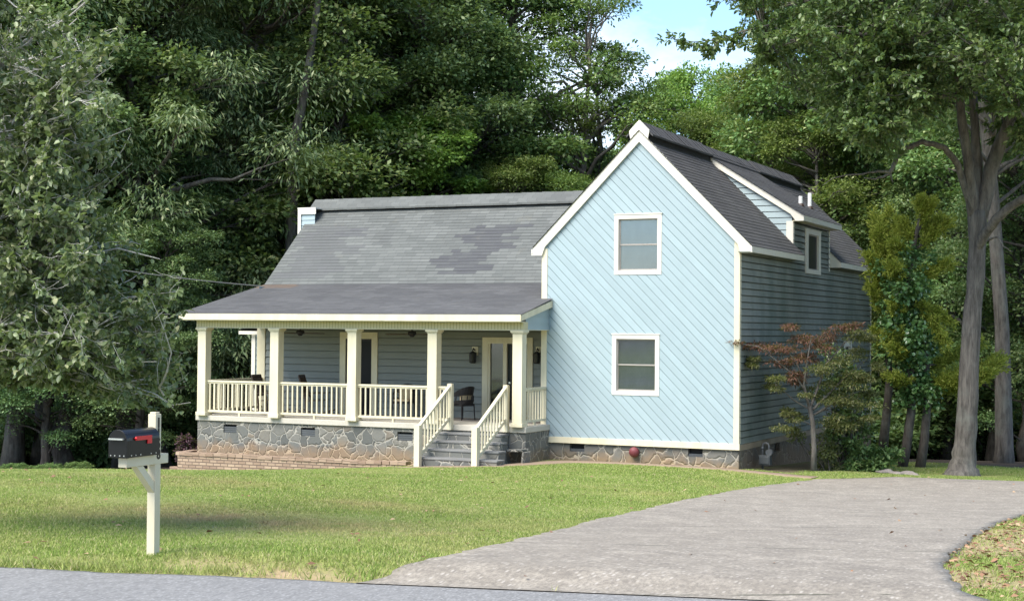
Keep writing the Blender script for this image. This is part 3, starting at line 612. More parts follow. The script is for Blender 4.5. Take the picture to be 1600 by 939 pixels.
# shed dormer flush with the right wall
DM = MB(); y0, y1 = 4.80, 9.40; dx0, dz0, dx1, dz1 = .36, 6.585, -2.45, 8.375
dv = Vector((dx1-dx0, 0, dz1-dz0)); dl = dv.length
courses(DM, (dx0, y0, dz0), (0, 1, 0), dv/dl, lambda v: (0, y1-y0), dl, uo=3.1)
dr = DM.build('dormer', SH_GABLE, H)
slope = (dz1-dz0)/(dx1-dx0)
dz_at = lambda x: dz0+(x-dx0)*slope
m = MB()
for yy in (4.98,):
    T = (lambda u, d, z: (u, 4.98-d, z)) if yy == 4.98 else (lambda u, d, z: (u, 9.17+d, z))
    lap(m, T, lambda z: (PKX+(RZ-z)-.02, min(-.01, dx0+(z-dz0)/slope)), 5.86, 8.3, .172, .02, gap=.02)
m.build('cheek_wall', BLUE, dr)
for (a, b) in ((4.86, 4.895), (9.28, 9.315)):
    P = [(dx0-.01, dz0-.01), (dx0-.01, dz0-.15), (.12, dz0-.15), (-.02, dz_at(-.02)-.20), (dx1+.1, dz_at(dx1+.1)-.20), (dx1, dz1-.01)]
    MB().prism(P, a, b, lambda u, w, t: (u, t, w)).build('rake_board', WHITE, dr)
MB().box(dx0-.035, dx0-.006, y0+.07, y1-.07, dz0-.15, dz0-.006).build('fascia', WHITE, dr)
MB().box(.02, dx0-.04, 4.9, 9.27, dz0-.15, dz0-.13).build('soffit', CREAM, dr)
MB().box(-.16, .002, 4.945, 4.975, 5.82, 6.44).build('corner_board', WHITE, dr)
MB().box(.003, .032, 4.95, 5.08, 5.72, 6.44).build('corner_board', WHITE, dr)
MB().box(.003, .032, 9.07, 9.18, 5.2, 6.44).build('corner_board', WHITE, dr)
for (x, y, h) in ((-.42, 7.45, .26), (-.42, 8.5, .44)):
    z = dz_at(x); m = MB(); m.tube([(x, y, z-.05), (x, y, z+h)], .058, 12); o = m.build('vent_pipe', WHITEPVC, H, smooth=False)
    MB().tube([(x, y, z-.03), (x, y, z+.05)], [.12, .07], 12).build('flashing_boot', DARKWOOD, o)
# corner boards, water table
for (a, b, c, d, z0, z1) in ((-.11, .034, -.034, -.002, ZT+.002, 5.6), (GX0-.03, GX0+.13, -.034, -.002, .5, 5.5)): MB().box(a, b, c, d, z0, z1).build('corner_board', CREAM, H, bevel=.004)
MB().box(.002, .034, -.001, .1, ZT+.002, 5.38).build('corner_board', CREAM, H)
MB().box(.003, .03, DY-.1, DY+.01, ZT, 5.35).build('corner_board', CREAM, H)
MB().box(GX0+.2, .05, -.05, -.001, .455, ZT).build('base_trim', CREAM, H, bevel=.004)
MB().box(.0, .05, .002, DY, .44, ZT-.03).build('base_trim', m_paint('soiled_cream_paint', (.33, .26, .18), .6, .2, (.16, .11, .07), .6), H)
# foundations
def holed_wall(mb, T, u0, u1, z0, z1, holes):
    us = sorted({u0, u1, *[h for q in holes for h in q[:2]]}); zs = sorted({z0, z1, *[h for q in holes for h in q[2:]]})
    for a, b in zip(us[:-1], us[1:]):
        for c, d in zip(zs[:-1], zs[1:]):
            if any(q[0] <= (a+b)/2 <= q[1] and q[2] <= (c+d)/2 <= q[3] for q in holes): continue
            mb.face([T(a, 0, c), T(b, 0, c), T(b, 0, d), T(a, 0, d)])
    for (a, b, c, d) in holes:
        for q in (((a, c), (b, c)), ((b, c), (b, d)), ((b, d), (a, d)), ((a, d), (a, c))): mb.face([T(q[0][0], 0, q[0][1]), T(q[1][0], 0, q[1][1]), T(q[1][0], -.12, q[1][1]), T(q[0][0], -.12, q[0][1])])
def foundation(T, u0, u1, z0, z1, holes, mat, ret=None):
    m = MB(); holed_wall(m, T, u0, u1, z0, z1, holes)
    if ret: ret(m)
    f = m.build('foundation', mat, H)
    for (a, b, c, d) in holes:
        v = MB(); v.box(a, b, -.118, -.112, c, d, T=T); o = v.build('crawl_vent', DARK, f)
    return f
def vent_grille(f, T, holes, lower):
    for (a, b, c, d) in holes:
        v = MB(); h = (d-c)*lower; v.box(a+.005, b-.005, -.05, -.03, c+.003, c+h, T=T)
        for k in range(3): v.box(a+.005, b-.005, -.03, -.02, c+h*(k+.3)/3, c+h*(k+.55)/3, T=T)
        v.build('vent_grille', GALV, f)
gh = [(-4.52, -4.11, .24, .452), (-1.30, -.92, .24, .452)]
f = foundation(TF(.03), GX0+.05, .03, -.5, .46, gh, STONE2); vent_grille(f, TF(.03), gh, .35)
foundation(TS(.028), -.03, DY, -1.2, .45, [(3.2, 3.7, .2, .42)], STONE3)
# ---- left wing
LX = -15.2; WY = 1.45; PY = -1.5; FZ = .92
D1 = (-12.35, -11.1, FZ, 3.265); D2 = (-7.75, -6.22, FZ, 3.16)
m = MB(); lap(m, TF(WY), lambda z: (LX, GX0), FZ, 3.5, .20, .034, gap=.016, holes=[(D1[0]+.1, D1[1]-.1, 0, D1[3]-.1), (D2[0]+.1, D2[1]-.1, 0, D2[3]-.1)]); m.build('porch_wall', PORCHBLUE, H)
m = MB(); lap(m, TL(LX), lambda z: (WY, 8.5), .3, 4.6); lap(m, TL(LX), lambda z: (max(WY+.3, 2.32+(z-4.6)/.91), min(8.5, 7.55-(z-4.6)/.91)), 4.6, 7.1); m.build('left_wall', BLUE, H)
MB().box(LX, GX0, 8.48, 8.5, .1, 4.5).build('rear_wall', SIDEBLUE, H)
MB().box(LX-.03, LX+.25, WY-.05, WY-.021, FZ, 3.45).build('corner_board', CREAM, H)
# patio door and front door
def door(D, name, kind):
    a, b, c, d = D; T = TF(WY-.02); cw = .19 if kind == 'patio' else .17; m = MB()
    for q in ((a, b, d-cw, d), (a, a+cw, c, d-cw), (b-cw, b, c, d-cw)): m.box(q[0], q[1], 0, .04, q[2], q[3], T=T)
    o = m.build(name, CREAM, H); a += cw; b -= cw; d -= cw
    if kind == 'patio':
        m = MB(); fr = .06
        for (p, q) in ((a, (a+b)/2+.03), ((a+b)/2-.03, b)):
            for r in ((p, q, d-fr, d), (p, q, c, c+.15), (p, p+fr, c+.15, d-fr), (q-fr, q, c+.15, d-fr)): m.box(r[0], r[1], -.06, -.02, r[2], r[3], T=T)
        m.build('door_leaf', BLACKMET, o)
        g = MB(); g.face([T(a, -.05, c), T(b, -.05, c), T(b, -.05, d), T(a, -.05, d)]); g.build('pane', GLASSPATIO, o)
        g = MB(); g.face([T(a, -.4, c), T(b, -.4, c), T(b, -.4, d), T(a, -.4, d)]); g.build('dark_interior', DARK, o)
    else:
        # storm door at the left, dark open entry and sidelight
        m = MB(); m.box(a+.0, a+.055, -.06, .02, c, d, T=T); m.box(a+.46, a+.57, -.06, .02, c, d, T=T); m.box(a+.055, a+.46, -.06, .0, c, c+.2, T=T); m.build('sidelight_frame', CREAM, o)
        g = MB(); g.face([T(a+.055, -.04, c+.2), T(a+.46, -.04, c+.2), T(a+.46, -.04, d), T(a+.055, -.04, d)]); g.build('pane', GLASSDOOR, o)
        g = MB(); g.face([T(a, -.3, c), T(b, -.3, c), T(b, -.3, d), T(a, -.3, d)]); g.build('dark_interior', m_paint('dim_interior_paint', (.10, .12, .115), .8), o)
        m = MB(); m.box(a+.60, b-.01, -.11, -.07, c+.02, d-.02, T=T)
        for k in range(2):
            for z0, z1 in ((.15, .7), (.85, 1.85)):
                u = a+.65+k*.24; m.box(u, u+.19, -.072, -.058, c+z0, c+z1, T=T)
        l = m.build('door_leaf', BLACKMET, o)
        MB().tube([(a+.66, WY+.02, c+1.0), (a+.66, WY-.04, c+1.0)], .03, 10).build('door_knob', STRAP, o)
door(D1, 'patio_door', 'patio'); door(D2, 'front_door', 'front')
# main roof of the left wing
ZB, YBK = 4.67, 2.12; SM = .91; LZR = 7.27; YR = YBK+(LZR-ZB)/SM; RX0 = -15.48
vm = Vector((0, 1, SM)).normalized(); lm = (Vector((0, YR, LZR))-Vector((0, YBK, ZB))).length
glim = lambda z: PKX-(RZ-z)+.25
m = MB(); courses(m, (RX0, YBK, ZB), (1, 0, 0), vm, lambda v: (0, max(glim(ZB+v*vm.z), -5.3)-RX0), lm)
courses(m, (RX0, 2*YR-YBK, ZB), (1, 0, 0), Vector((0, -1, SM)).normalized(), lambda v: (0, max(glim(ZB+v*vm.z), -5.3)-RX0), lm)
mr = m.build('main_roof', SH_MAIN, H)
PZ, PYE = 3.75, -1.97; vp = Vector((0, YBK-PYE, ZB-PZ)); lp = vp.length
m = MB(); courses(m, (RX0-.06, PYE, PZ), (1, 0, 0), vp/lp, lambda v: (.06*v/lp, (-5.0 if PYE+v*vp.y/lp < -.03 else GX0-.02)-RX0+.06), lp, v0=0)
m.build('porch_roof', SH_PORCH, H)
rc = ridge_cap(lambda u, w, z: (u, YR+w, z), [(RX0-.05, -9.6, .0), (-9.6, -3.9, .0)], 'ridge_cap', SH_MAIN, .36, .33, 7.47).build('ridge_cap', SH_MAIN, H)
m = MB()
for s in (1, -1): m.face([(RX0+.08, YR+s*.26, 7.0), (-3.9, YR+s*.26, 7.0), (-3.9, YR+s*.22, 7.25), (RX0+.08, YR+s*.22, 7.25)])
m.build('ridge_vent', DARK, H)
m = MB(); m.prism([(YBK, ZB-.03), (YR, LZR-.03), (YR, LZR-.2), (YBK+.05, ZB-.2)], RX0+.02, RX0+.05, lambda u, w, t: (t, u, w)); m.build('rake_board', WHITE, H)
# porch fascia, beam, ceiling, right end
MB().box(RX0-.04, -5.02, PYE-.005, PYE+.03, PZ-.175, PZ-.006).build('fascia', CREAM, H, bevel=.004)
MB().prism([(PYE+.03, PZ-.01), (PYE+.03, PZ-.16), (-.03, 4.17-.20), (-.03, 4.17-.03)], -5.045, -5.012, lambda u, w, t: (t, u, w)).build('rake_board', CREAM, H)
MB().prism([(PYE+.03, PZ-.01), (PYE+.03, PZ-.16), (YBK, ZB-.18), (YBK, ZB-.02)], RX0-.03, RX0, lambda u, w, t: (t, u, w)).build('rake_board', CREAM, H)
MB().box(RX0+.05, -5.08, PYE+.035, PY-.145, 3.555, 3.575).build('soffit', CREAM, H)
MB().box(-15.16, -5.10, PY-.14, PY+.14, 3.375, 3.57).build('porch_beam', BEAD, H)
MB().box(-15.16, -5.08, PY-.15, PY+.15, 3.355, 3.374).build('beam_trim', CREAM, H)
MB().box(LX, GX0+.02, PY+.15, WY-.02, 3.44, 3.46).build('porch_ceiling', CREAM, H)
MB().box(-15.16, -14.9, PY+.14, WY, 3.375, 3.57).build('porch_beam', BEAD, H)
m = MB(); lap(m, TS(-5.12), lambda z: (max(PY+.02, PYE+(z+.05-PZ)/(vp.z/vp.y)), -.02), 3.375, 4.12, .165, .018); m.build('porch_end_wall', BLUE, H)
m = MB(); m.box(-5.35, -5.10, PY+.14, -.03, 3.36, 3.374); m.build('beam_trim', CREAM, H)
# deck slab and its stone footing
MB().box(-15.24, -5.06, PY-.03, -.005, .775, FZ).build('porch_slab', SLABM, H, bevel=.012)
MB().box(-15.2, -5.32, -.004, WY, .78, FZ-.002).build('porch_floor', PORCHFLOOR, H)
ph = [(-14.32, -13.88, .46, .69), (-11.78, -11.33, .46, .69), (-8.79, -8.33, .45, .68)]
def ret(m):
    m.face([(-5.09, PY+.02, -.5), (-5.09, .03, -.5), (-5.09, .03, .775), (-5.09, PY+.02, .775)]); m.face([(-15.2, WY, -1.2), (-15.2, PY+.02, -1.2), (-15.2, PY+.02, .775), (-15.2, WY, .775)])
f = foundation(TF(PY+.02), -15.2, -5.09, -.9, .775, ph, STONE, ret); vent_grille(f, TF(PY+.02), ph, .72)
# columns
def column(x):
    w = .135; m = MB(); m.box(x-w, x+w, PY-w, PY+w, FZ+.10, 3.27); o = m.build('porch_column', CREAM, H, bevel=.008)
    MB().box(x-w-.03, x+w+.03, PY-w-.03, PY+w+.03, FZ+.001, FZ+.10).build('base', CREAM, o, bevel=.008)
    m = MB(); m.box(x-w-.02, x+w+.02, PY-w-.02, PY+w+.02, 3.27, 3.30); m.box(x-w-.045, x+w+.045, PY-w-.045, PY+w+.045, 3.301, 3.354); m.build('capital', CREAM, o, bevel=.006)
    return o
CXS = (-14.98, -12.57, -10.115, -7.70, -5.265)
for x in CXS: column(x)
def railing(a, b, n, base=FZ):
    """straight level railing between two points"""
    a = Vector((*a, 0)); b = Vector((*b, 0)); d = (b-a).normalized(); m = MB(); up = Vector((0, 0, 1))
    m.bar(a+up*(base+.955), b+up*(base+.955), .09, .045); m.bar(a+up*(base+.915), b+up*(base+.915), .045, .05); m.bar(a+up*(base+.125), b+up*(base+.125), .05, .06)
    mid = (a+b)/2; m.box(mid.x-.025, mid.x+.025, mid.y-.025, mid.y+.025, base, base+.1) if n > 6 else None
    r = m.build('porch_railing', CREAM, H)
    for k in range(n):
        p = a+(b-a)*((k+.5)/n); q = MB(); q.box(p.x-.019, p.x+.019, p.y-.019, p.y+.019, base+.154, base+.892); q.build('baluster', CREAM, r)
    return r
for i in range(3): railing((CXS[i]+.137, PY), (CXS[i+1]-.137, PY), 14)
railing((CXS[3]+.137, PY), (-7.24, PY), 3); railing((-5.43, PY), (CXS[4]-.137, PY), 1)
railing((CXS[4]+.06, PY+.137), (CXS[4]+.06, -.04), 8); railing((-15.05, PY+.137), (-15.05, WY-.06), 16)
# steps and stair rails
ST = m_concrete('stone_tread', (.12, .12, .115), (.25, .25, .24), 4., 50.)
NS = 5; rise = (FZ-.02)/NS; tread = .41
for k in range(1, NS):
    z1 = FZ-rise*k; y0 = PY-.03-tread*k; m = MB(); m.box(-7.38+.0, -5.25+.16*(NS-1-k)*-1+.18, y0, PY-.031 if k == 1 else PY-.03-tread*(k-1)-.001, -.35, z1-.05); o = m.build('porch_step', STONESTEP, H, bevel=.01)
    MB().box(-7.40, -5.05-.16*(NS-1-k), y0-.02, PY-.031 if k == 1 else PY-.03-tread*(k-1)-.001, z1-.049, z1).build('tread', ST, o, bevel=.01)
def stair_rail(x):
    yt, yb, zb = PY-.1, PY-.03-tread*4-.14, .03; m = MB()
    m.box(x-.075, x+.075, yb-.075, yb+.075, zb-.2, 1.0); m.box(x-.065, x+.065, yt-.065, yt+.065, FZ-.13, 1.955)
    m.prism([(x-.06, yt-.06), (x+.06, yt-.06), (x+.06, yt+.06), (x-.06, yt+.06)], 1.955, 1.975, lambda u, w, t: (u, w, t))
    a0, b0 = Vector((x, yb+.06, .97)), Vector((x, yt-.05, 1.90)); m.bar(a0, b0, .09, .06)
    a1, b1 = Vector((x, yb+.06, .22)), Vector((x, yt-.05, 1.10)); m.bar(a1, b1, .06, .08)
    r = m.build('stair_railing', CREAM, H, bevel=.006); n = 9
    for k in range(n):
        t = (k+.8)/(n+.6); p = a0.lerp(b0, t); q = a1.lerp(b1, t); s = MB(); s.box(x-.019, x+.019, p.y-.019, p.y+.019, q.z+.03, p.z-.02); s.build('baluster', CREAM, r)
stair_rail(-7.17); stair_rail(-5.58)
# chimney chase behind the left rake, side bump-out with its own little roof
m = MB(); lap(m, TF(4.3), lambda z: (-15.68, -15.1), .5, 7.05, .165, .02); lap(m, TL(-15.68), lambda z: (4.3, 5.7), .5, 7.05); ch = m.build('chimney_chase', BLUE, H)
MB().box(-15.71, -15.60, 4.245, 4.275, .5, 7.12).build('corner_board', WHITE, ch)
MB().box(-15.599, -15.05, 4.245, 4.275, 6.95, 7.12).build('top_trim', WHITE, ch); MB().box(-15.72, -15.05, 4.24, 5.75, 7.121, 7.16).build('chase_cap', WHITE, ch)
m = MB(); lap(m, TF(1.75), lambda z: (-15.60, -15.2), .1, 3.2); lap(m, TL(-15.6), lambda z: (1.75, 4.2), .1, 3.2); bo = m.build('side_bump_out', BLUE, H)
MB().box(-15.63, -15.50, 1.69, 1.725, .1, 3.2).build('corner_board', WHITE, bo)
m = MB(); m.box(-16.0, -15.25, 1.55, 1.60, 3.17, 3.27); m.box(-16.0, -15.95, 1.6, 4.2, 3.17, 3.27); m.build('fascia', WHITE, bo)
m = MB(); courses(m, (-16.02, 1.54, 3.275), (0, 1, 0), Vector((1, 0, .6)).normalized(), lambda v: (0, 2.7), .9); m.build('roof', SH_MAIN, bo)
# faucet cover, leaning slabs of the crawl space opening
m = MB(); m.tube([(-2.70, -.03, .30), (-2.70, -.10, .30), (-2.70, -.16, .29), (-2.70, -.185, .28)], [.13, .135, .11, .04], 12); m.build('faucet_cover', REDFADE, H, smooth=True)
m = MB(); m.box(-5.42, -4.93, -1.95, -1.52, -.05, .02); m.bar((-5.47, -1.75, -.03), (-5.58, -1.75, .31), .44, .06, (1, 0, 0)); m.bar((-5.50, -1.75, .34), (-4.95, -1.75, .37), .46, .05); m.bar((-4.97, -1.75, -.03), (-4.93, -1.75, .33), .44, .05, (1, 0, 0))
m.build('crawl_opening', STONESTEP, H, bevel=.008)

# ------------------------------------------------------------------ things on and around the house
def ceiling_fan(x, y, z, label, rot):
    o = thing('ceiling_fan', (x, y, z), label, 'ceiling fan', 'ceiling fans under the porch roof')
    m = MB(); m.tube([(x, y, z+.14), (x, y, z+.06), (x, y, z+.055)], [.025, .025, .1], 12); m.tube([(x, y, z+.055), (x, y, z+.03), (x, y, z-.03), (x, y, z-.06), (x, y, z-.10)], [.1, .12, .12, .08, .05], 16); m.build('motor', BLACKMET, o, smooth=False)
    for k in range(5):
        a = rot+2*math.pi*k/5; d = Vector((math.cos(a), math.sin(a), 0)); p = Vector((x, y, z)); q = d.cross(Vector((0, 0, 1)))
        m = MB(); A = [p+d*.16-q*.05, p+d*.72-q*.075, p+d*.74+q*.06, p+d*.16+q*.05]; tilt = [-.012, -.015, .012, .010]
        lo = [v+Vector((0, 0, t-.03)) for v, t in zip(A, tilt)]; hi = [v+Vector((0, 0, .008)) for v in lo]
        m.face(lo[::-1]); m.face(hi)
        for i in range(4): j = (i+1) % 4; m.face([lo[i], lo[j], hi[j], hi[i]])
        m.build('blade', FANWOOD, o)
    return o
ceiling_fan(-12.8, .0, 3.25, 'dark ceiling fan under the porch roof between first and second column', .2); ceiling_fan(-9.2, .0, 3.25, 'dark ceiling fan under the porch roof between third and fourth column', .15)
def wall_lantern(x, z, label):
    y = WY-.022; o = thing('wall_lantern', (x, y, z), label, 'wall lamp', 'lanterns beside the front door')
    MB().box(x-.09, x+.09, y-.03, y, z+.02, z+.26).build('backplate', CREAM, o)
    m = MB(); m.tube([(x, y-.03, z+.15), (x, y-.12, z+.21), (x, y-.16, z+.17), (x, y-.16, z+.12)], .018, 8); m.tube([(x, y-.16, z+.13), (x, y-.16, z+.09), (x, y-.16, z+.06)], [.03, .10, .105], 10); m.tube([(x, y-.16, z-.20), (x, y-.16, z-.17)], [.07, .085], 10)
    for k in range(4): a = k*math.pi/2+.78; m.bar((x+.085*math.cos(a), y-.16+.085*math.sin(a), z-.18), (x+.1*math.cos(a), y-.16+.1*math.sin(a), z+.07), .015, .015)
    m.build('lantern_frame', BLACKMET, o)
    MB().tube([(x, y-.16, z-.17), (x, y-.16, z+.06)], [.075, .09], 10).build('shade', m_glass_dark, o)
_t = NT('smoked_lantern_glass'); m_glass_dark = _t.done(_t.bsdf((.03, .032, .034), .12))
wall_lantern(-7.98, 2.64, 'black wall lantern on cream plate left of the front door'); wall_lantern(-6.04, 2.66, 'black wall lantern right of the front door, partly behind the last column')

def wicker_chair(x, y, rot, label):
    o = thing('wicker_chair', (x, y, FZ), label, 'chair', 'black wicker chairs on the porch')
    c, s_ = math.cos(rot), math.sin(rot); T = lambda p: (x+c*p[0]-s_*p[1], y+s_*p[0]+c*p[1], FZ+p[2])   # chair faces +x of its own frame
    m = MB(); m.prism([(.27, -.26), (.27, .26), (-.25, .24), (-.25, -.24)], .38, .44, lambda u, w, t: T((u, w, t))); m.build('seat', WICKER, o, bevel=.01)
    # barrel back: curved shell with a rounded top, open band under the top rail
    def shell(z0f, z1f, m, th=.025):
        n = 14
        for i in range(n):
            P = []
            for k in (i, i+1):
                a = rad(-110+220*k/n); r = .30; u, w = -r*math.cos(a)+.02, r*math.sin(a); f = max(0, math.cos(a*.82)); P.append((u, w, f))
            for th_ in (0, th):
                q = [(P[0][0]-th_*.8, P[0][1], z0f(P[0][2])), (P[1][0]-th_*.8, P[1][1], z0f(P[1][2])), (P[1][0]-th_*.8-.06*P[1][2], P[1][1], z1f(P[1][2])), (P[0][0]-th_*.8-.06*P[0][2], P[0][1], z1f(P[0][2]))]
                m.face([T(v) for v in q])
            m.face([T((P[0][0]-.06*P[0][2], P[0][1], z1f(P[0][2]))), T((P[1][0]-.06*P[1][2], P[1][1], z1f(P[1][2]))), T((P[1][0]-.06*P[1][2]-th, P[1][1], z1f(P[1][2]))), T((P[0][0]-.06*P[0][2]-th, P[0][1], z1f(P[0][2])))])
    m = MB(); shell(lambda f: .44, lambda f: .50+.06*f, m); shell(lambda f: .62+.06*f, lambda f: .66+.26*f, m)
    for k in range(8):
        a = rad(-105+210*k/7); u, w = -.30*math.cos(a)+.02, .30*math.sin(a); f = max(0, math.cos(a*.82)); m.tube([T((u-.01, w, .5)), T((u-.015-.03*f, w, .66))], .016, 6)
    m.build('backrest', WICKER, o)
    m = MB(); m.prism([(.25, -.22), (.25, .22), (-.22, .20), (-.22, -.20)], .445, .50, lambda u, w, t: T((u, w, t))); m.prism([(-.19, -.2), (-.12, -.2), (-.17, .0), (-.12, .2), (-.19, .2), (-.25, 0)], .50, .78, lambda u, w, t: T((u, w, t)))
    m.build('cushion', CUSHION, o, bevel=.012)
    for u, w in ((.25, -.24), (.25, .24), (-.24, -.22), (-.24, .22)):
        MB().tube([T((u, w, .40)), T((u*1.08, w*1.08, 0))], [.019, .014], 8).build('leg', WICKER, o)
    return o
wicker_chair(-7.88, .45, rad(158), 'black wicker barrel chair with tan cushion at the top of the steps')
wicker_chair(-9.85, .75, rad(-80), 'black wicker chair with tan cushion behind the railing right of the patio door')
# small round side table between the chairs
x, y = -9.0, .9; o = thing('side_table', (x, y, FZ), 'small dark round table behind the porch railing near the fourth column', 'table')
MB().tube([(x, y, FZ+.50), (x, y, FZ+.53)], .26, 20).build('tabletop', WICKER, o)
for k in range(3): a = k*2.1; MB().tube([(x+.2*math.cos(a), y+.2*math.sin(a), FZ), (x+.15*math.cos(a), y+.15*math.sin(a), FZ+.5)], .015, 6).build('leg', WICKER, o)
def rocker(x, y, rot, label):
    o = thing('rocking_chair', (x, y, FZ), label, 'rocking chair', 'dark wooden rocking chairs on the porch')
    c, s_ = math.cos(rot), math.sin(rot); T = lambda u, w, z: (x+c*u-s_*w, y+s_*u+c*w, FZ+z)
    for w in (-.24, .24):
        m = MB(); pts = [T(-.55+1.05*t, w, .03+.14*(2*t-1.02)**2) for t in np.linspace(0, 1, 9)]
        for p, q in zip(pts[:-1], pts[1:]): m.bar(p, q, .03, .035)
        m.build('rocker', DARKWOOD, o)
        MB().bar(T(.24, w, .06), T(.24, w, .62), .04, .04, (1, 0, 0)).build('leg', DARKWOOD, o)
        m = MB(); m.bar(T(-.22, w, .05), T(-.26, w, .45), .04, .04, (1, 0, 0)); m.bar(T(-.26, w, .45), T(-.46, w, 1.10), .04, .04, (1, 0, 0)); m.build('back_post', DARKWOOD, o)
        MB().bar(T(.30, w*1.08, .63), T(-.32, w*1.08, .60), .075, .025).build('armrest', DARKWOOD, o)
    m = MB()
    for k in range(6): u = -.22+.085*k; m.bar(T(u, -.25, .40+.02*k/5), T(u, .25, .40+.02*k/5), .07, .02)
    m.build('seat', DARKWOOD, o)
    m = MB(); m.bar(T(-.46, -.26, 1.08), T(-.46, .26, 1.08), .03, .10); m.bar(T(-.30, -.24, .55), T(-.30, .24, .55), .03, .05)
    for k in range(6): w = -.19+.076*k; m.bar(T(-.30, w, .55), T(-.455, w, 1.04), .045, .015, (1, 0, 0))
    m.build('backrest', DARKWOOD, o)
rocker(-13.55, -.35, rad(5), 'dark wooden rocking chair behind the railing of the first porch bay'); rocker(-12.45, .35, rad(15), 'dark wooden rocking chair behind the second column and railing')

# low brick terrace wall before the porch footing
bw = MB(); pts = [(-15.75, -.9), (-15.62, -1.9), (-15.2, -2.05), (-12, -2.1), (-9.6, -2.15), (-8.1, -2.2)]; acc = 0
P = resample(np.array(pts), 40); topz = np.interp(P[:, 0], [-16, -14.9, -9.5, -8.0], [-.20, -.17, -.15, -.10])
for i in range(len(P)-1):
    (x0, y0), (x1, y1) = P[i], P[i+1]; d = math.hypot(x1-x0, y1-y0); za, zb = topz[i], topz[i+1]; lo = -1.3
    bw.face([(x0, y0, lo), (x1, y1, lo), (x1, y1, zb), (x0, y0, za)], [(acc, lo), (acc+d, lo), (acc+d, -.17), (acc, -.17)])
    nx, ny = -(y1-y0)/d*.30, (x1-x0)/d*.30
    bw.face([(x0, y0, za), (x1, y1, zb), (x1+nx, y1+ny, zb), (x0+nx, y0+ny, za)], [(acc, 0), (acc+d, 0), (acc+d, .08), (acc, .08)]); acc += d
# individual coping bricks on top, uneven
tw = thing('brick_terrace_wall', (-12, -2.1, -.5), 'low dry laid brown brick wall stepping down before the porch footing', 'wall')
bw.build('wall_face', BRICK, tw)
cp = MB(); rr = random.Random(3); Q = resample(np.array(pts), 36)
for i in range(len(Q)-1):
    a, b = Vector((*Q[i], 0)), Vector((*Q[i+1], 0)); e = (b-a)*.02; z = np.interp(a.x, [-16, -14.9, -9.5, -8.0], [-.20, -.17, -.15, -.10])+.045+rr.uniform(-.008, .006)
    n = Vector((-(b-a).y, (b-a).x, 0)).normalized(); a2, b2 = a+e+n*(.1+rr.uniform(-.02, .01)), b-e+n*(.1+rr.uniform(-.02, .01))
    m = cp; k0 = len(m.v); m.bar(a2+Vector((0, 0, z)), b2+Vector((0, 0, z)), .24, .085)
    u = rr.random()*5
    for j in range(len(m.uv)-6, len(m.uv)): m.uv[j] = [(u+.02, .02), (u+.2, .02), (u+.2, .07), (u+.02, .07)]
cp.build('coping', BRICK, tw)
for k, (x, y, z) in enumerate(((-16.05, -1.9, -.66), (-15.95, -1.3, -.62))):
    m = MB(); m.bar((x-.25, y, z), (x+.1, y-.05, z), .2, .09); 
    for j in range(len(m.uv)): m.uv[j] = [(k+.02, .02), (k+.2, .02), (k+.2, .07), (k+.02, .07)]
    tag(m.build('loose_brick', BRICK, None, bevel=.006), ('loose brown brick lying in the grass at the left foot of the terrace wall', 'loose brown brick behind the left end of the terrace wall')[k], 'brick')

# gas meter by the right wall
x, y = .33, 1.2; z0 = gz(x, y); g = thing('gas_meter', (x, y, z0), 'grey gas meter with looped pipe standing by the side wall', 'gas meter')
m = MB(); m.tube([(x-.05, y, z0-.05), (x-.05, y, .40), (x-.05, y, .50), (x-.03, y, .55), (x+.03, y, .57), (x+.09, y, .55), (x+.11, y, .50), (x+.11, y, .33)], .028, 10); m.tube([(x-.08, y, .44), (x-.02, y, .44)], .045, 10); m.build('pipe', GALV, g, smooth=True)
m = MB(); m.tube([(x+.11, y, .40), (x+.11, y, .34), (x+.11, y, .33)], [.03, .05, .05], 12); m.tube([(x+.14, y-.12, .34), (x+.14, y+.0, .34)], [.085, .09], 14); m.build('regulator', GALV, g)
m = MB(); m.box(x-.12, x+.17, y-.13, y+.08, .02, .27); m.box(x-.10, x+.15, y-.15, y-.13, .05, .24); m.build('meter_body', m_paint('grey_meter_paint', (.065, .07, .07), .5, .15), g, bevel=.03)

# mailbox on its post
mp_ = onp = None
def z_at_px(px, py, z):
    d = ray(px, py); t = (z-CAM[2])/d[2]; return CAM+d*t
b0 = z_at_px(239, 868, 1.02); MX, MY = float(b0[0]), float(b0[1]); MZ = gz(MX, MY); rot = rad(2)
mbx = thing('mailbox', (MX, MY, MZ), 'black rural mailbox with red flag on a cream wooden post numbered 1158', 'mailbox')
cR, sR = math.cos(rot), math.sin(rot); T = lambda u, v, z: (MX+cR*u-sR*v, MY+sR*u+cR*v, 1.02+z)     # v: away from the road
hw = .048; PH = 1.47
m = MB(); m.prism([(-hw, -hw), (hw, -hw), (hw, hw), (-hw, hw)], MZ-1.02-.3, PH-.02, lambda u, w, t: T(u, w, t))
m.prism([(-hw+.012, -hw+.012), (hw-.012, -hw+.012), (hw-.012, hw-.012), (-hw+.012, hw-.012)], PH-.019, PH, lambda u, w, t: T(u, w, t))
POSTM = m_paint('cream_post_paint', (.60, .55, .40), .5, .06, (.42, .30, .18), .25, 2.5, (1, 1, .6)); m.build('post', POSTM, mbx, bevel=.006)
m = MB(); m.prism([(-hw-.004, -.52), (hw+.004, -.52), (hw+.004, .17), (-hw-.004, .17)], .94, 1.04, lambda u, w, t: T(u, w, t)); m.build('arm', POSTM, mbx, bevel=.006)
m = MB(); m.prism([(-.34, .938), (-.23, .938), (-hw, .76), (-hw, .65)], -.04, .04, lambda u, w, t: T(t, u, w)); m.build('brace', POSTM, mbx, bevel=.004)
BXY0, BXY1, bz, bw_, bh = -.60, -.055, 1.045, .105, .17
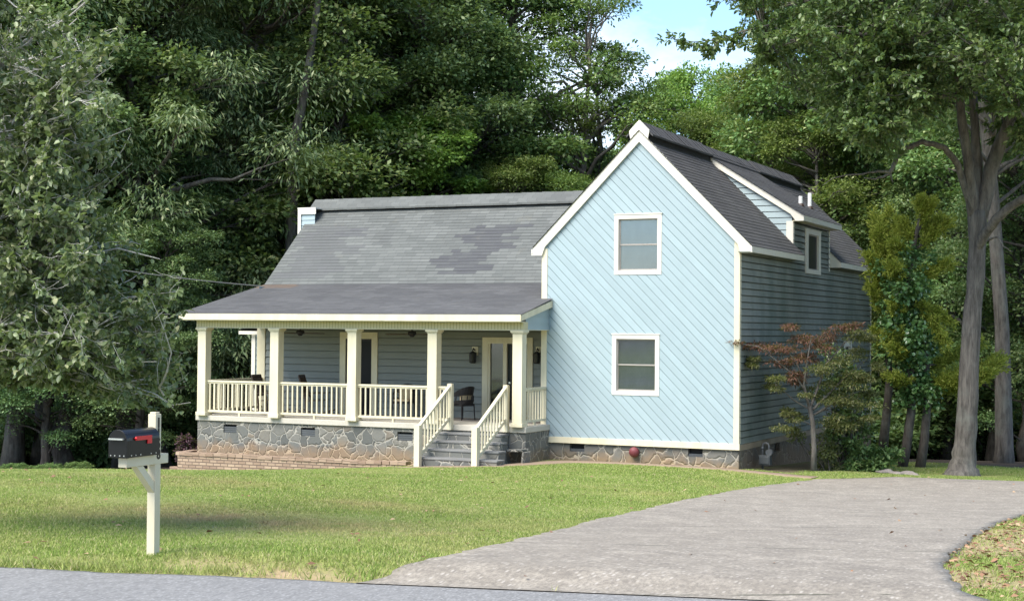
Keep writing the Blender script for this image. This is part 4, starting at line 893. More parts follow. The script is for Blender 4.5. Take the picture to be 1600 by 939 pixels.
def arch(n=14, w=bw_, h=bh): return [(w, 0)] + [(w*math.cos(t), h+(w*1.0)*math.sin(t)) for t in np.linspace(0, math.pi, n)] + [(-w, 0)]
m = MB(); A = arch(); n = len(A)
for i in range(n):
    j = (i+1) % n; m.face([T(A[i][0], BXY0+.03, bz+A[i][1]), T(A[j][0], BXY0+.03, bz+A[j][1]), T(A[j][0], BXY1, bz+A[j][1]), T(A[i][0], BXY1, bz+A[i][1])])
m.face([T(u, BXY1, bz+z) for u, z in A]); bx = m.build('box', BLACKMET, mbx)
m = MB(); A = arch(14, bw_+.006, bh+.001)
m.prism([(u, z-.004) for u, z in A], BXY0, BXY0+.045, lambda u, w, t: T(u, t, bz+w)); dr_ = m.build('door', BLACKMET, bx, bevel=.004)
m = MB(); m.bar(T(-.085, BXY0-.022, bz+.185), T(.085, BXY0-.022, bz+.185), .03, .016); m.build('handle', STRAP, bx)
m = MB(); sx = bw_+.006
m.prism([(-.46, .165), (-.475, .185), (-.46, .205), (-.20, .205), (-.20, .125), (-.27, .125), (-.27, .165)], sx, sx+.008, lambda u, w, t: T(t, u, bz+w)); m.tube([T(sx-.003, -.455, bz+.185), T(sx+.018, -.455, bz+.185)], .012, 10); m.build('flag', RED, bx)
m = MB()
for v in (-.52, -.45, -.37, -.2, -.12): m.tube([T(bw_-.002, v, bz+.02), T(bw_+.006, v, bz+.02)], .007, 8)
for u in (-.08, -.03, .03, .08): m.tube([T(u, BXY0-.004, bz+.02), T(u, BXY0+.002, bz+.02)], .007, 8)
m.build('rivets', STRAP, bx)
for k, ch_ in enumerate('1158'):
    cu = bpy.data.curves.new('digit', 'FONT'); cu.body = ch_; cu.size = .155; cu.extrude = .003; cu.offset = .005; cu.align_x = 'CENTER'
    tmp = bpy.data.objects.new('digit_source', cu); COL.objects.link(tmp); dg = bpy.context.evaluated_depsgraph_get(); me = bpy.data.meshes.new_from_object(tmp.evaluated_get(dg)); bpy.data.objects.remove(tmp)
    me.name = 'house_number'; me.materials.clear(); me.materials.append(BLACKMET); o = bpy.data.objects.new('house_number', me); COL.objects.link(o); o.parent = mbx
    o.location = Vector(T(hw+.004, 0, PH-.155-.107*k)) - Vector((MX, MY, MZ)); o.rotation_euler = (math.pi/2, 0, math.pi/2+rot); o.scale = (.8, .9, 1)

# overhead cables to the house
def cable(a, b, sag, r, label):
    pts = [Vector(a).lerp(Vector(b), t)-Vector((0, 0, sag*4*t*(1-t))) for t in np.linspace(0, 1, 24)]; m = MB(); m.tube(pts, r, 6); tag(m.build('overhead_cable', RUBBER), label, 'cable')
cable(at(-160, 352, 40), (-15.5, 2.2, 4.62), .22, .016, 'thicker overhead cable running from the left trees to the porch roof corner')
cable(at(-160, 428, 42), (-15.55, -1.6, 3.72), .25, .008, 'thin lower overhead cable running from the left trees to the porch eave')

# ------------------------------------------------------------------ trees and shrubs
def unit(v): return v/np.maximum(np.linalg.norm(v, axis=-1, keepdims=True), 1e-9)
def leaf_mesh(P, D, N, Ln, Wd, shape=4, r=None, fold=.12):
    """leaves as small folded blades: P base, D direction, N normal, Ln length, Wd width -> verts, faces"""
    n = len(P); D = unit(D); S = unit(np.cross(D, N)); N = unit(np.cross(S, D)); Ln = np.broadcast_to(Ln, n)[:, None]; Wd = np.broadcast_to(Wd, n)[:, None]
    if shape == 4:
        v = np.stack([P, P+D*Ln*.5+S*Wd*.5+N*Ln*fold*.4, P+D*Ln-N*Ln*fold*.5, P+D*Ln*.5-S*Wd*.5+N*Ln*fold*.4], 1); f = np.arange(n*4).reshape(-1, 4)
    else:
        m = P+D*Ln*.5
        v = np.stack([P, P+D*Ln*.3+S*Wd*.42+N*Ln*fold*.4, P+D*Ln*.68+S*Wd*.46+N*Ln*fold*.4, P+D*Ln-N*Ln*fold, P+D*Ln*.68-S*Wd*.46+N*Ln*fold*.4, P+D*Ln*.3-S*Wd*.42+N*Ln*fold*.4], 1).reshape(-1, 3)
        b = np.arange(n)[:, None]*6; f = np.concatenate([b+np.array([[0, 1, 2, 3]]), b+np.array([[0, 3, 4, 5]])], 0); return v, f
    return v.reshape(-1, 3), f
def clump_leaves(C, R, per, ln, wd, g, droop=.2, flat=.6, spray=.0):
    """C (m,3) clump centres, R radii; leaves lie mostly on the outer, upper shell of each clump"""
    m = len(C); n = m*per; c = np.repeat(C, per, 0); r = np.repeat(R, per)[:, None]
    d = unit(g.normal(size=(n, 3))); d[:, 2] = np.where(g.random(n) < .6, np.abs(d[:, 2]), d[:, 2]); rad_ = g.random(n)[:, None]**.38
    lump = 1+.35*np.sin(d[:, :1]*5+c[:, :1]*3)*np.cos(d[:, 1:2]*4+c[:, 1:2]*5)
    P = c+d*rad_*r*lump*np.array([1, 1, flat])
    D = unit(d*np.array([1, 1, .5])+g.normal(size=(n, 3))*.55+np.array([0, 0, -droop])); N = unit(np.array([0, 0, 1.])+d*.5+g.normal(size=(n, 3))*.55)
    k = g.uniform(.65, 1.25, n); return P, D, N, ln*k, wd*k
def add_tree_parts(root, wood, woodmat, leaves, leafmat, shape=4, wname='trunk', lname='crown'):
    w = wood.build(wname, woodmat, None, smooth=True); w.parent = root
    v, f = leaf_mesh(*leaves, shape=shape); c = mesh_np(lname, v, f, leafmat, root); return w, c
def path(a, b, n, wig, g, sag=0):
    a = np.array(a, float); b = np.array(b, float); t = np.linspace(0, 1, n)[:, None]; p = a+(b-a)*t; L = np.linalg.norm(b-a)
    o = np.cumsum(g.normal(size=(n, 3))*wig*L/n, 0); o -= t*o[-1]; p = p+o; p[:, 2] += sag*4*(t*(1-t))[:, 0]*L; return p
def proto(kind, seed):
    """a tree of height 18 m built at the origin (its Empty is moved and copied later)"""
    g = np.random.default_rng(seed); Hh = 18.; NC_ = 1.55
    K = dict(tallhard=(4.8, .25, 52, LEAFMID, .21, .105, .3, .6, BARKDARK), hard=(4.6, .16, 52, LEAFMID, .21, .105, .25, .62, BARK), dark=(4.3, .10, 50, LEAFDARK, .19, .095, .3, .6, BARKDARK), maple=(4.2, .12, 46, LEAFBRIGHT, .24, .17, .25, .5, BARK),
             willow=(4.6, .10, 58, LEAFWILLOW, .27, .06, .9, .75, BARK), round=(4.6, .25, 60, LEAFBRIGHT, .22, .13, .2, .75, BARK), olive=(4.0, .12, 48, LEAFOLIVE, .19, .09, .3, .6, BARK), airy=(4.4, .22, 40, LEAFOLIVE, .19, .085, .25, .55, BARK))[kind]
    R, base, nc, lm_, ln, wd, droop, flat, bark = K; nc = int(nc*NC_); ln *= .78; wd *= .85
    root = bpy.data.objects.new('broadleaf_tree', None); COL.objects.link(root)
    tp = path((0, 0, -.4), (g.normal()*.6, g.normal()*.6, Hh*(.72 if kind == 'round' else .9)), 12, .10, g); wood = MB(); wood.tube(tp, np.linspace(.27, .05, 12)*np.r_[1.5, 1.1, np.ones(10)], 9)
    t = g.random(nc)**.85; z = Hh*(base+(1-base)*t); prof = np.sin(np.pi*np.clip(.12+.80*t, 0, 1))**.7*(1-.25*t)
    a = np.arange(nc)*2.39996+g.normal(size=nc)*.5; rr_ = R*prof*np.sqrt(g.uniform(.18, 1., nc))*g.uniform(.85, 1.15, nc)
    C = np.c_[rr_*np.cos(a), rr_*np.sin(a), np.minimum(z, Hh-.8)]; C[:, :2] += np.c_[np.interp(C[:, 2], tp[:, 2], tp[:, 0]), np.interp(C[:, 2], tp[:, 2], tp[:, 1])]
    if kind == 'round':
        nc += 40; CR = 0; a = np.zeros(nc)
        dd = unit(g.normal(size=(nc, 3))); C = dd*np.array([4.4, 4.4, 5.6])*(g.uniform(.3, 1, nc)**.5)[:, None]+np.array([0, 0, 11.3]); z = C[:, 2]; rr_ = np.hypot(C[:, 0], C[:, 1]); t = z/Hh
    CR = g.uniform(.7, 1.5, nc)*(1.15-.35*t)
    for i in range(nc):
        zz = np.clip(C[i, 2]-rr_[i]*g.uniform(.35, .7), Hh*base*.6, Hh*.86); s = np.array([np.interp(zz, tp[:, 2], tp[:, 0]), np.interp(zz, tp[:, 2], tp[:, 1]), zz])
        p = path(s, C[i], 6, .22, g, .06); wood.tube(p, np.linspace(.035+.018*rr_[i], .012, 6), 5, cap=False)
        for q in range(3):
            e = C[i]+unit(g.normal(size=3))*CR[i]*np.array([.9, .9, .5]); wood.tube(path(p[3+q % 2], e, 4, .2, g), [.018, .014, .01, .005], 4, cap=False)
    L = clump_leaves(C, CR, 760 if kind != 'airy' else 420, ln, wd, g, droop, flat)
    add_tree_parts(root, wood, bark, L, lm_); return root, Hh
PROTO = {}
for kd, sd in (('hard', 1), ('hard', 2), ('dark', 3), ('maple', 5), ('willow', 6), ('olive', 7), ('airy', 8), ('round', 9), ('tallhard', 10), ('tallhard', 14)): PROTO.setdefault(kd, []).append([*proto(kd, sd), False])
TR = random.Random(5)
def place_tree(kind, px, dep, top_y, label, group=None, wide=1., rot=None, name='broadleaf_tree', v=None):
    P = PROTO[kind][v if v is not None else TR.randrange(len(PROTO[kind]))]; d = at(px, 500, dep); x, y = float(d[0]), float(d[1]); z = gz(x, y); top = at(px, top_y, dep)[2]; h = (top-z)
    o = copy_tree(P[0]) if P[2] else P[0]; P[2] = True
    s = h/P[1]; sw = min(max(s, .55), 1.25)*wide; o.location = (x, y, z-.05); o.scale = (sw, sw, s); o.rotation_euler = (0, 0, TR.uniform(0, 6.28) if rot is None else rot); o.name = name
    return tag(o, label, 'tree', group)
FRONT = [
 ('tallhard', -90, 52, -320, 'leftmost tall hardwood, its crown over the far left lawn end'), ('tallhard', 65, 56, -230, 'tall hardwood with high crown over the shaded hollow at the far left'), ('tallhard', 190, 55.5, -220, 'tall hardwood with high crown over the shaded hollow above the mailbox'),
 ('hard', 20, 55, -140, 'tall mid green hardwood rising behind the leafy twigs at the far left'), ('dark', 120, 53, -60, 'dark dense hardwood beyond the left lawn edge, above the mailbox'),
 ('willow', 235, 55, -150, 'tall drooping narrow leaved tree left of the house, greyish green'), ('willow', 345, 60, -170, 'tall drooping narrow leaved tree straight above the left porch roof corner'), ('willow', 418, 63, -120, 'drooping narrow leaved tree just left of the slender leaning trunk'),
 ('dark', 300, 58, 240, 'shorter dark tree between the left porch column and the cable'), ('dark', 215, 51, 330, 'low dark tree behind the mailbox at the woods edge'), ('dark', 70, 52, 300, 'low dark tree under the leafy twigs at the left woods edge'),
 ('hard', 520, 62, -130, 'tall mid green hardwood behind the left end of the main roof'), ('maple', 560, 60, 130, 'bright green maple behind the left half of the main roof'), ('maple', 655, 62, 175, 'bright green maple behind the middle of the main roof'),
 ('hard', 625, 69, -120, 'very tall hardwood behind the two bright maples'), ('dark', 705, 66, -60, 'dark tall tree behind the right part of the main roof'), ('hard', 780, 68, -90, 'tall hardwood left of the sky gap, behind the roof ridge'),
 ('airy', 870, 66, -30, 'open crowned tree with sky showing through, left of the gable peak'), ('airy', 938, 70, 62, 'open crowned tree at the edge of the blue sky, left of the gable peak'), ('olive', 800, 62, 235, 'low olive green tree just above the ridge left of the gable'),
 ('olive', 905, 62, 262, 'low olive green tree against the left rake of the gable'), ('round', 1075, 84, 58, 'round bright green tree alone against the sky behind the gable peak'), ('olive', 1125, 72, 165, 'yellowish green tree behind the right roof slope, below the round tree'),
 ('olive', 1030, 74, 185, 'low yellowish green tree directly behind the gable peak'), ('olive', 1205, 66, 95, 'yellowish green tree behind the dormer roof'), ('olive', 1275, 62, 165, 'olive green tree behind the white vent pipes'),
 ('hard', 1300, 76, -40, 'tall hardwood behind the yellowish trees right of the sky gap'), ('hard', 1330, 64, -80, 'tall hardwood behind the back right corner of the house'), ('dark', 1385, 62, 215, 'dark tree between the house corner and the cedar'),
 ('dark', 1475, 60, 120, 'dark tree behind the big oak trunk'), ('hard', 1560, 58, -60, 'tall hardwood right of the big oak trunk'), ('dark', 1610, 53, 200, 'rightmost dark tree behind the far end of the driveway'), ('dark', 1690, 50, -40, 'dark tall tree past the right end of the driveway'),
]
for k, px, dep, ty, lab in FRONT:
    wd_ = dict(airy=.95, maple=1.15).get(k, 1.15)
    if px == 1075: wd_ = .8
    place_tree(k, px, dep, ty, lab, 'trees round the house', wd_)
for row, (dep, step) in enumerate(((74, 95), (86, 105), (100, 120))):
    for px in range(-260, 1900, step):
        p = px+TR.uniform(-30, 30); d = dep+TR.uniform(-5, 5)
        if 740 < p <= 895: ty = TR.uniform(215, 290)
        elif 140 < p < 270 and row < 2: ty = TR.uniform(110, 200)
        elif 1165 <= p < 1400: ty = TR.uniform(70, 190) if p > 1260 else TR.uniform(190, 260)
        elif 895 < p < 1165: ty = TR.uniform(225, 300)
        else: ty = TR.uniform(-120, 60)
        if row == 0 and 900 < p < 1160: continue
        place_tree(TR.choice(['hard', 'dark', 'hard', 'olive']), p, d, ty, 'tall tree deep in the shaded woods behind the house, one of many alike', 'trees deep in the woods', 1.2)
q = at(452, 640, 57); x, y = float(q[0]), float(q[1]); z = gz(x, y); O6 = np.array([x, y, z]); pt = thing('hardwood_tree', (x, y, z), 'slender grey leaning trunk rising through the foliage left of the main roof', 'tree'); g = np.random.default_rng(61); wood = MB()
wood.tube([(0, 0, -.3)]+[np.array(at(*p, 57))-O6 for p in ((453, 500), (456, 330), (461, 215), (472, 165), (484, 95), (497, 0), (508, -100), (520, -220))], [.30, .26, .22, .19, .17, .15, .12, .09, .03], 10)
C = np.array([np.array(at(500+g.normal()*45, -150+g.normal()*60, 57+g.normal()*1.5))-O6 for k in range(26)])
for c in C: wood.tube(path(np.array(at(503, -60, 57))-O6, c, 5, .15, g), np.linspace(.06, .015, 5), 5, cap=False)
add_tree_parts(pt, wood, BARK, clump_leaves(C, g.uniform(.7, 1.2, 26), 500, .17, .09, g, .3, .6), LEAFMID)
# understorey bushes at the woods edge
def bush_proto(seed, lm_, ln=.14, wd=.075):
    g = np.random.default_rng(seed); root = bpy.data.objects.new('woodland_shrub', None); COL.objects.link(root); nc = 26; a = g.uniform(0, 6.28, nc); r = 1.3*np.sqrt(g.random(nc)); z = .35+g.random(nc)*2.1*(1-.4*r/1.3)
    C = np.c_[r*np.cos(a), r*np.sin(a), z]; wood = MB()
    for i in range(nc): wood.tube(path((g.normal()*.12, g.normal()*.12, -.1), C[i], 5, .15, g, .05), np.linspace(.03, .008, 5), 5, cap=False)
    add_tree_parts(root, wood, BARKDARK, clump_leaves(C, g.uniform(.35, .62, nc), 330, ln, wd, g, .2, .7), lm_, wname='stems', lname='foliage'); return root
BP = [[bush_proto(11, LEAFDARK), False], [bush_proto(12, LEAFMID), False]]
def place_bush(px, dep, h, label, group=None, v=0, wide=1.):
    P = BP[v]; d = at(px, 500, dep); x, y = float(d[0]), float(d[1]); o = copy_tree(P[0]) if P[1] else P[0]; P[1] = True
    s = h/2.6; o.location = (x, y, gz(x, y)-.05); o.scale = (s*wide, s*wide, s); o.rotation_euler = (0, 0, TR.uniform(0, 6.28)); o.name = 'woodland_shrub'; return tag(o, label, 'shrub', group)
for px in range(-200, 300, 38): place_bush(px+TR.uniform(-12, 12), 57+TR.uniform(-.8, 2.5), TR.uniform(2.2, 3.6), 'dark shrub at the shaded woods edge beyond the left lawn', 'shrubs along the left woods edge', TR.choice([0, 0, 1]), 1.25)
for px in range(-200, 320, 34): place_bush(px+TR.uniform(-12, 12), 63+TR.uniform(-1, 3), TR.uniform(3.2, 5.4), 'tall dark shrub inside the shaded woods beyond the left lawn', 'shrubs inside the left woods', TR.choice([0, 0, 1]), 1.2)
for px in range(1350, 1760, 40): place_bush(px+TR.uniform(-12, 12), 61+TR.uniform(-2, 4), TR.uniform(2.5, 4.6), 'dark shrub in the shade behind the big oak and cedar', 'shrubs in the right woods', TR.choice([0, 0, 1]), 1.2)
for px in range(330, 1330, 60): place_bush(px+TR.uniform(-12, 12), 66+TR.uniform(-2, 4), TR.uniform(3, 5), 'dark shrub in the woods straight behind the house', 'shrubs behind the house', 0, 1.3)
for px in range(-30, 150, 30): place_bush(px+TR.uniform(-8, 8), 46.2+TR.uniform(-.3, .5), TR.uniform(.3, .5), 'low leafy weed clump at the far left lawn edge', 'weed clumps at the lawn edge', 1, 1.5)

# ---- the big oak right of the house
OK = at(1503, 742, 39); ox, oy = float(OK[0]), float(OK[1]); oz = gz(ox, oy)
oak = thing('oak_tree', (ox, oy, oz), 'big oak with thick grey forked trunk and overhanging glossy leaves beside the driveway', 'tree')
g = np.random.default_rng(21); wood = MB(); O = np.array([ox, oy, oz])
def oak_limb(pix, radii, sides=12):
    pts = [np.array(at(*p)) if not isinstance(p, np.ndarray) else p for p in pix]; q = []; rr2 = []
    for i in range(len(pts)-1):
        for t in np.linspace(0, 1, 5)[:-1]: q.append(pts[i]+(pts[i+1]-pts[i])*t+g.normal(size=3)*.012); rr2.append(radii[i]+(radii[i+1]-radii[i])*t)
    q.append(pts[-1]); rr2.append(radii[-1]); wood.tube([p-O for p in q], np.array(rr2)*g.uniform(.95, 1.05, len(q)), sides); return q
D0 = 39.
oak_limb([(1503, 748, D0), (1505, 728, D0), (1508, 690, D0), (1513, 600, D0), (1520, 480, D0), (1528, 380, D0), (1527, 330, D0)], [.52, .33, .275, .245, .22, .215, .24], 16)
oak_limb([(1524, 345, D0), (1512, 255, D0-.3), (1502, 175, D0-.5), (1490, 60, D0-1), (1480, -80, D0-1.5)], [.17, .13, .11, .09, .05])
oak_limb([(1528, 345, D0), (1527, 250, D0+.2), (1520, 150, D0+.3), (1528, 20, D0+.5), (1540, -120, D0)], [.16, .12, .10, .08, .05])
oak_limb([(1530, 345, D0), (1548, 265, D0), (1566, 215, D0-.2), (1590, 160, D0-.6), (1640, 60, D0-1.5), (1680, -60, D0-2)], [.20, .18, .16, .13, .1, .05])
oak_limb([(1524, 395, D0), (1536, 372, D0-.3), (1556, 342, D0-.8), (1585, 318, D0-1.2), (1630, 295, D0-2), (1700, 240, D0-3)], [.12, .125, .115, .105, .09, .05])
oak_limb([(1519, 330, D0), (1497, 258, D0-.4), (1475, 232, D0-.8), (1440, 222, D0-1.0), (1420, 230, D0-1.1), (1401, 246, D0-1.2), (1390, 271, D0-1.3)], [.09, .085, .075, .065, .065, .055, .045], 10)
oak_limb([(1390, 270, D0-1.3), (1372, 268, D0-1.5), (1340, 273, D0-1.8), (1305, 276, D0-2.0), (1285, 290, D0-2.)], [.04, .03, .02, .013, .006], 6); oak_limb([(1389, 272, D0-1.3), (1368, 280, D0-1.2), (1350, 278, D0-1.1)], [.035, .022, .01], 6); oak_limb([(1390, 270, D0-1.3), (1395, 285, D0-1.3)], [.03, .012], 6)
oak_limb([(1545, 375, D0-.6), (1560, 370, D0-1.0), (1568, 385, D0-1.1), (1582, 393, D0-1.2)], [.03, .02, .016, .008], 6)
# canopy: leafy sprays hung along limbs, over the picture's upper right and well beyond it
CL = []; RD = []
def spray_area(n, x0, x1, y0, y1, d0, d1, keep=None):
    k = 0
    while k < n:
        px, py, dd = g.uniform(x0, x1), g.uniform(y0, y1), g.uniform(d0, d1)
        if keep is None or keep(px, py): CL.append(at(px, py, dd)); RD.append(g.uniform(.38, .72)); k += 1
low = lambda px, py: py < np.interp(px, [1150, 1180, 1230, 1300, 1350, 1375, 1400, 1430, 1470, 1520, 1580, 1620], [70, 95, 120, 170, 215, 225, 205, 190, 160, 135, 150, 200])+g.normal()*8
left = lambda px, py: px > np.interp(py, [-300, 0, 40, 100, 200], [1130, 1165, 1165, 1175, 1180]) and low(px, py)
spray_area(250, 1150, 1640, -60, 225, 34, 41, left); spray_area(70, 1330, 1640, -40, 195, 34, 38, low); spray_area(130, 1150, 1760, -420, -50, 33, 43); spray_area(40, 1330, 1420, 120, 225, 34, 37, lambda px, py: low(px, py) and py > 100); spray_area(26, 1570, 1660, 130, 230, 36, 40)
forks = [np.array(at(1500, 150, D0-.5)), np.array(at(1490, 40, D0-1)), np.array(at(1525, 120, D0+.3)), np.array(at(1600, 140, D0-.8)), np.array(at(1512, 240, D0-.3)), np.array(at(1640, 60, D0-1.5)), np.array(at(1484, -40, D0-1.2))]
CLn = np.array(CL); RDn = np.array(RD); hubs = []
for i in range(26):     # secondary limbs to spread the sprays
    c = CLn[g.integers(len(CLn))]; s = min(forks, key=lambda q: np.linalg.norm(q-c)); p = path(s, c+np.array([0, 0, -.2]), 9, .16, g, .05); wood.tube([q-O for q in p], np.linspace(.085, .02, 9), 7, cap=False); hubs += [q for q in p[3:]]
hubs = np.array(hubs)
TW = []
for i in range(len(CLn)):
    s = hubs[np.argmin(np.linalg.norm(hubs-CLn[i], axis=1))]; p = path(s, CLn[i], 5, .15, g); wood.tube([q-O for q in p], np.linspace(.022, .008, 5), 4, cap=False)
    for k in range(9):
        e = CLn[i]+unit(g.normal(size=3)*np.array([1, 1, .6])+np.array([-.2, -.2, -.1]))*RDn[i]*g.uniform(.6, 1.3); wood.tube([q-O for q in path(p[3], e, 3, .1, g)], [.008, .006, .003], 3, cap=False); TW.append((p[3], e))
# the branch reaching out into the sky
for pts in ([(1200, 40, 35), (1165, 48, 34.6), (1125, 62, 34.4), (1085, 66, 34.2), (1040, 60, 34)], [(1165, 48, 34.6), (1150, 72, 34.5)], [(1125, 62, 34.4), (1110, 78, 34.4)], [(1190, -12, 35), (1150, 2, 34.6), (1118, -2, 34.4)]):
    q = [np.array(at(*p)) for p in pts]; wood.tube([p-O for p in q], np.linspace(.02, .006, len(q)), 5, cap=False)
    for a, b in zip(q[:-1], q[1:]):
        for k in range(5): m_ = a+(b-a)*g.random(); TW.append((m_, m_+unit(b-a+g.normal(size=3)*.6*np.linalg.norm(b-a))*.28))
A_ = np.array([t[0] for t in TW]); B_ = np.array([t[1] for t in TW]); per = 21
t_ = g.random((len(TW), per))**.55; P_ = (A_[:, None]+(B_-A_)[:, None]*t_[..., None]).reshape(-1, 3); Dd = np.repeat(unit(B_-A_), per, 0)
n = len(P_); P_ += g.normal(size=(n, 3))*.03; D_ = Dd*.7+g.normal(size=(n, 3))*.6+np.array([0, 0, -.1]); N_ = np.array([0, 0, 1.])+g.normal(size=(n, 3))*.5; k_ = g.uniform(.7, 1.25, n)
add_tree_parts(oak, wood, BARK, (P_-O, D_, N_, .135*k_, .07*k_), LEAFOAK, shape=6)
# a second, straighter trunk behind it
q = at(1568, 728, 46); x, y = float(q[0]), float(q[1]); z = gz(x, y); t2 = thing('hardwood_tree', (x, y, z), 'straight grey trunked tree standing just behind and right of the big oak', 'tree')
wood = MB(); O2 = np.array([x, y, z]); pp = [(0, 0, -.3), (.02, 0, .4), (-.05, 0, 4), (-.35, .1, 8), (-.75, .2, 12), (-.2, .2, 16), (.2, .1, 20)]; wood.tube(pp, [.36, .27, .21, .19, .17, .12, .04], 14)
nc = 40; a = g.uniform(0, 6.28, nc); zz = g.uniform(9.5, 20, nc); r = 4.2*np.sqrt(g.random(nc)); C = np.c_[r*np.cos(a), r*np.sin(a), zz]
for i in range(nc): wood.tube(path((-.3, .1, zz[i]-r[i]*.5), C[i], 6, .2, g, .05), np.linspace(.07, .015, 6), 5, cap=False)
add_tree_parts(t2, wood, BARK, clump_leaves(C, g.uniform(.8, 1.4, nc), 600, .19, .095, g, .25, .6), LEAFMID)

# ---- cedar wrapped in ivy
cx_, cy_ = 2.95, 5.9; cz_ = gz(cx_, cy_); ced = thing('cedar_tree', (cx_, cy_, cz_), 'ragged yellow green cedar with ivy covered trunks between the house and the oak', 'tree'); O3 = np.array([cx_, cy_, cz_]); wood = MB()
dC = 42.3
def px3(px, py, d=dC): return np.array(at(px, py, d))-O3
stems = [[px3(1408, 738), px3(1416, 700), px3(1424, 640), px3(1422, 560), px3(1414, 480), px3(1424, 400), px3(1440, 330)], [px3(1436, 742), px3(1444, 690), px3(1450, 620), px3(1446, 540), px3(1430, 470)], [px3(1377, 722, 43.5), px3(1384, 660, 43.3), px3(1390, 590, 43), px3(1384, 500, 43), px3(1376, 420, 43)]]
for s_ in stems: wood.tube(s_, np.linspace(.15, .05, len(s_)), 10)
BR = [  # (start on a stem) -> tip, in the photograph's places, with depth offsets
 ((1445, 600), (1560, 572), -.6), ((1448, 590), (1545, 585), -1.0), ((1440, 570), (1530, 540), .2), ((1446, 600), (1505, 590), -1.2), ((1425, 600), (1395, 590), -.6), ((1420, 560), (1400, 545), -.6), ((1446, 590), (1480, 560), .6), ((1450, 600), (1566, 560), -.2), ((1450, 600), (1520, 600), -.8),
 ((1420, 520), (1392, 525), -.5), ((1416, 500), (1396, 480), -.3), ((1430, 470), (1478, 500), -.4), ((1430, 460), (1475, 530), -.8), ((1420, 430), (1478, 412), -.2), ((1420, 430), (1393, 420), -.4), ((1430, 390), (1478, 352), 0), ((1435, 370), (1465, 345), .3), ((1425, 400), (1398, 380), -.2), ((1436, 360), (1452, 322), 0), ((1440, 345), (1440, 318), 0), ((1430, 380), (1410, 350), .2),
 ((1380, 460), (1358, 400), -.2), ((1378, 430), (1368, 340), 0), ((1376, 420), (1385, 335), .2), ((1380, 470), (1392, 400), -.3), ((1384, 500), (1362, 450), -.2), ((1380, 450), (1375, 360), -.4), ((1388, 560), (1372, 520), -.3), ((1384, 420), (1402, 355), .2)]
CP, CD = [], []
for (a, b, dd) in BR:
    base_d = 43.0 if a[0] < 1395 else dC; p = path(px3(*a, base_d), px3(*b, base_d+dd), 8, .12, g, -.05); wood.tube(p, np.linspace(.04, .01, 8), 5, cap=False); L_ = np.linalg.norm(p[-1]-p[0])
    for k in range(int(30+34*L_)):
        t = g.uniform(.15, 1.0)*7; i = min(int(t), 6); q = p[i]+(p[i+1]-p[i])*(t-i); d = unit(p[-1]-p[0]+g.normal(size=3)*.5*L_+np.array([0, 0, .22*L_])); ll = g.uniform(.18, .42)
        n = 34; tt = g.random(n); CP.append(q+d*tt[:, None]*ll+g.normal(size=(n, 3))*.045*(1-tt*.5)[:, None]); CD.append(np.repeat(d[None], n, 0)+g.normal(size=(n, 3))*.55)
CP = np.concatenate(CP); CD = np.concatenate(CD); n = len(CP); k_ = g.uniform(.7, 1.3, n)
add_tree_parts(ced, wood, BARKDARK, (CP, CD, g.normal(size=(n, 3)), .10*k_, .028*k_), LEAFCEDAR, lname='foliage')
ivC = []
for s_ in stems[:2]:
    for k in range(30): t = g.uniform(1.9, len(s_)-1.6); i = int(t); ivC.append(s_[i]+(s_[i+1]-s_[i])*(t-i)+g.normal(size=3)*np.array([.22, .22, .15]))
ivC += [px3(g.uniform(1382, 1440), g.uniform(430, 600), dC-.1+g.normal()*.3) for k in range(32)]
ivC = np.array(ivC); v, f = leaf_mesh(*clump_leaves(ivC, g.uniform(.15, .34, len(ivC)), 80, .11, .10, g, .6, 1.1), shape=6)
iv = mesh_np('ivy_vine', v, f, LEAFIVY, None); iv.location = O3; tag(iv, 'glossy dark ivy climbing the middle of the yellow green cedar', 'ivy')

# ---- Japanese maple before the side wall
JX, JY = 1.56, 1.29; JZ = gz(JX, JY); jm = thing('japanese_maple', (JX, JY, JZ), 'small red brown Japanese maple with bare slender trunk before the side wall', 'tree'); O4 = np.array([JX, JY, JZ]); wood = MB()
pj = lambda px, py, d=38.5: np.array(at(px, py, d))-O4
wood.tube([pj(1271, 742), pj(1272, 700), pj(1270, 660), pj(1265, 635)], [.085, .065, .06, .055], 10)
limbs = [([(1265, 637), (1256, 600), (1262, 560), (1268, 525)], .04), ([(1266, 637), (1280, 600), (1292, 565), (1305, 520)], .04), ([(1264, 620), (1245, 590), (1215, 565), (1185, 541), (1150, 537)], .032), ([(1270, 640), (1300, 610), (1330, 580), (1356, 560)], .035), ([(1268, 650), (1310, 625), (1345, 610)], .028), ([(1262, 600), (1240, 560), (1222, 540)], .026), ([(1266, 640), (1240, 625), (1212, 600)], .024), ([(1268, 650), (1290, 640), (1320, 650)], .022), ([(1290, 570), (1320, 535), (1350, 515)], .022), ([(1270, 665), (1250, 655), (1235, 650)], .014)]
for pts, r in limbs:
    q = [pj(px, py, 38.5+((i*.25)*(1 if px > 1270 else -.4))) for i, (px, py) in enumerate(pts)]; wood.tube(q, np.linspace(r, .008, len(q)), 7, cap=False)
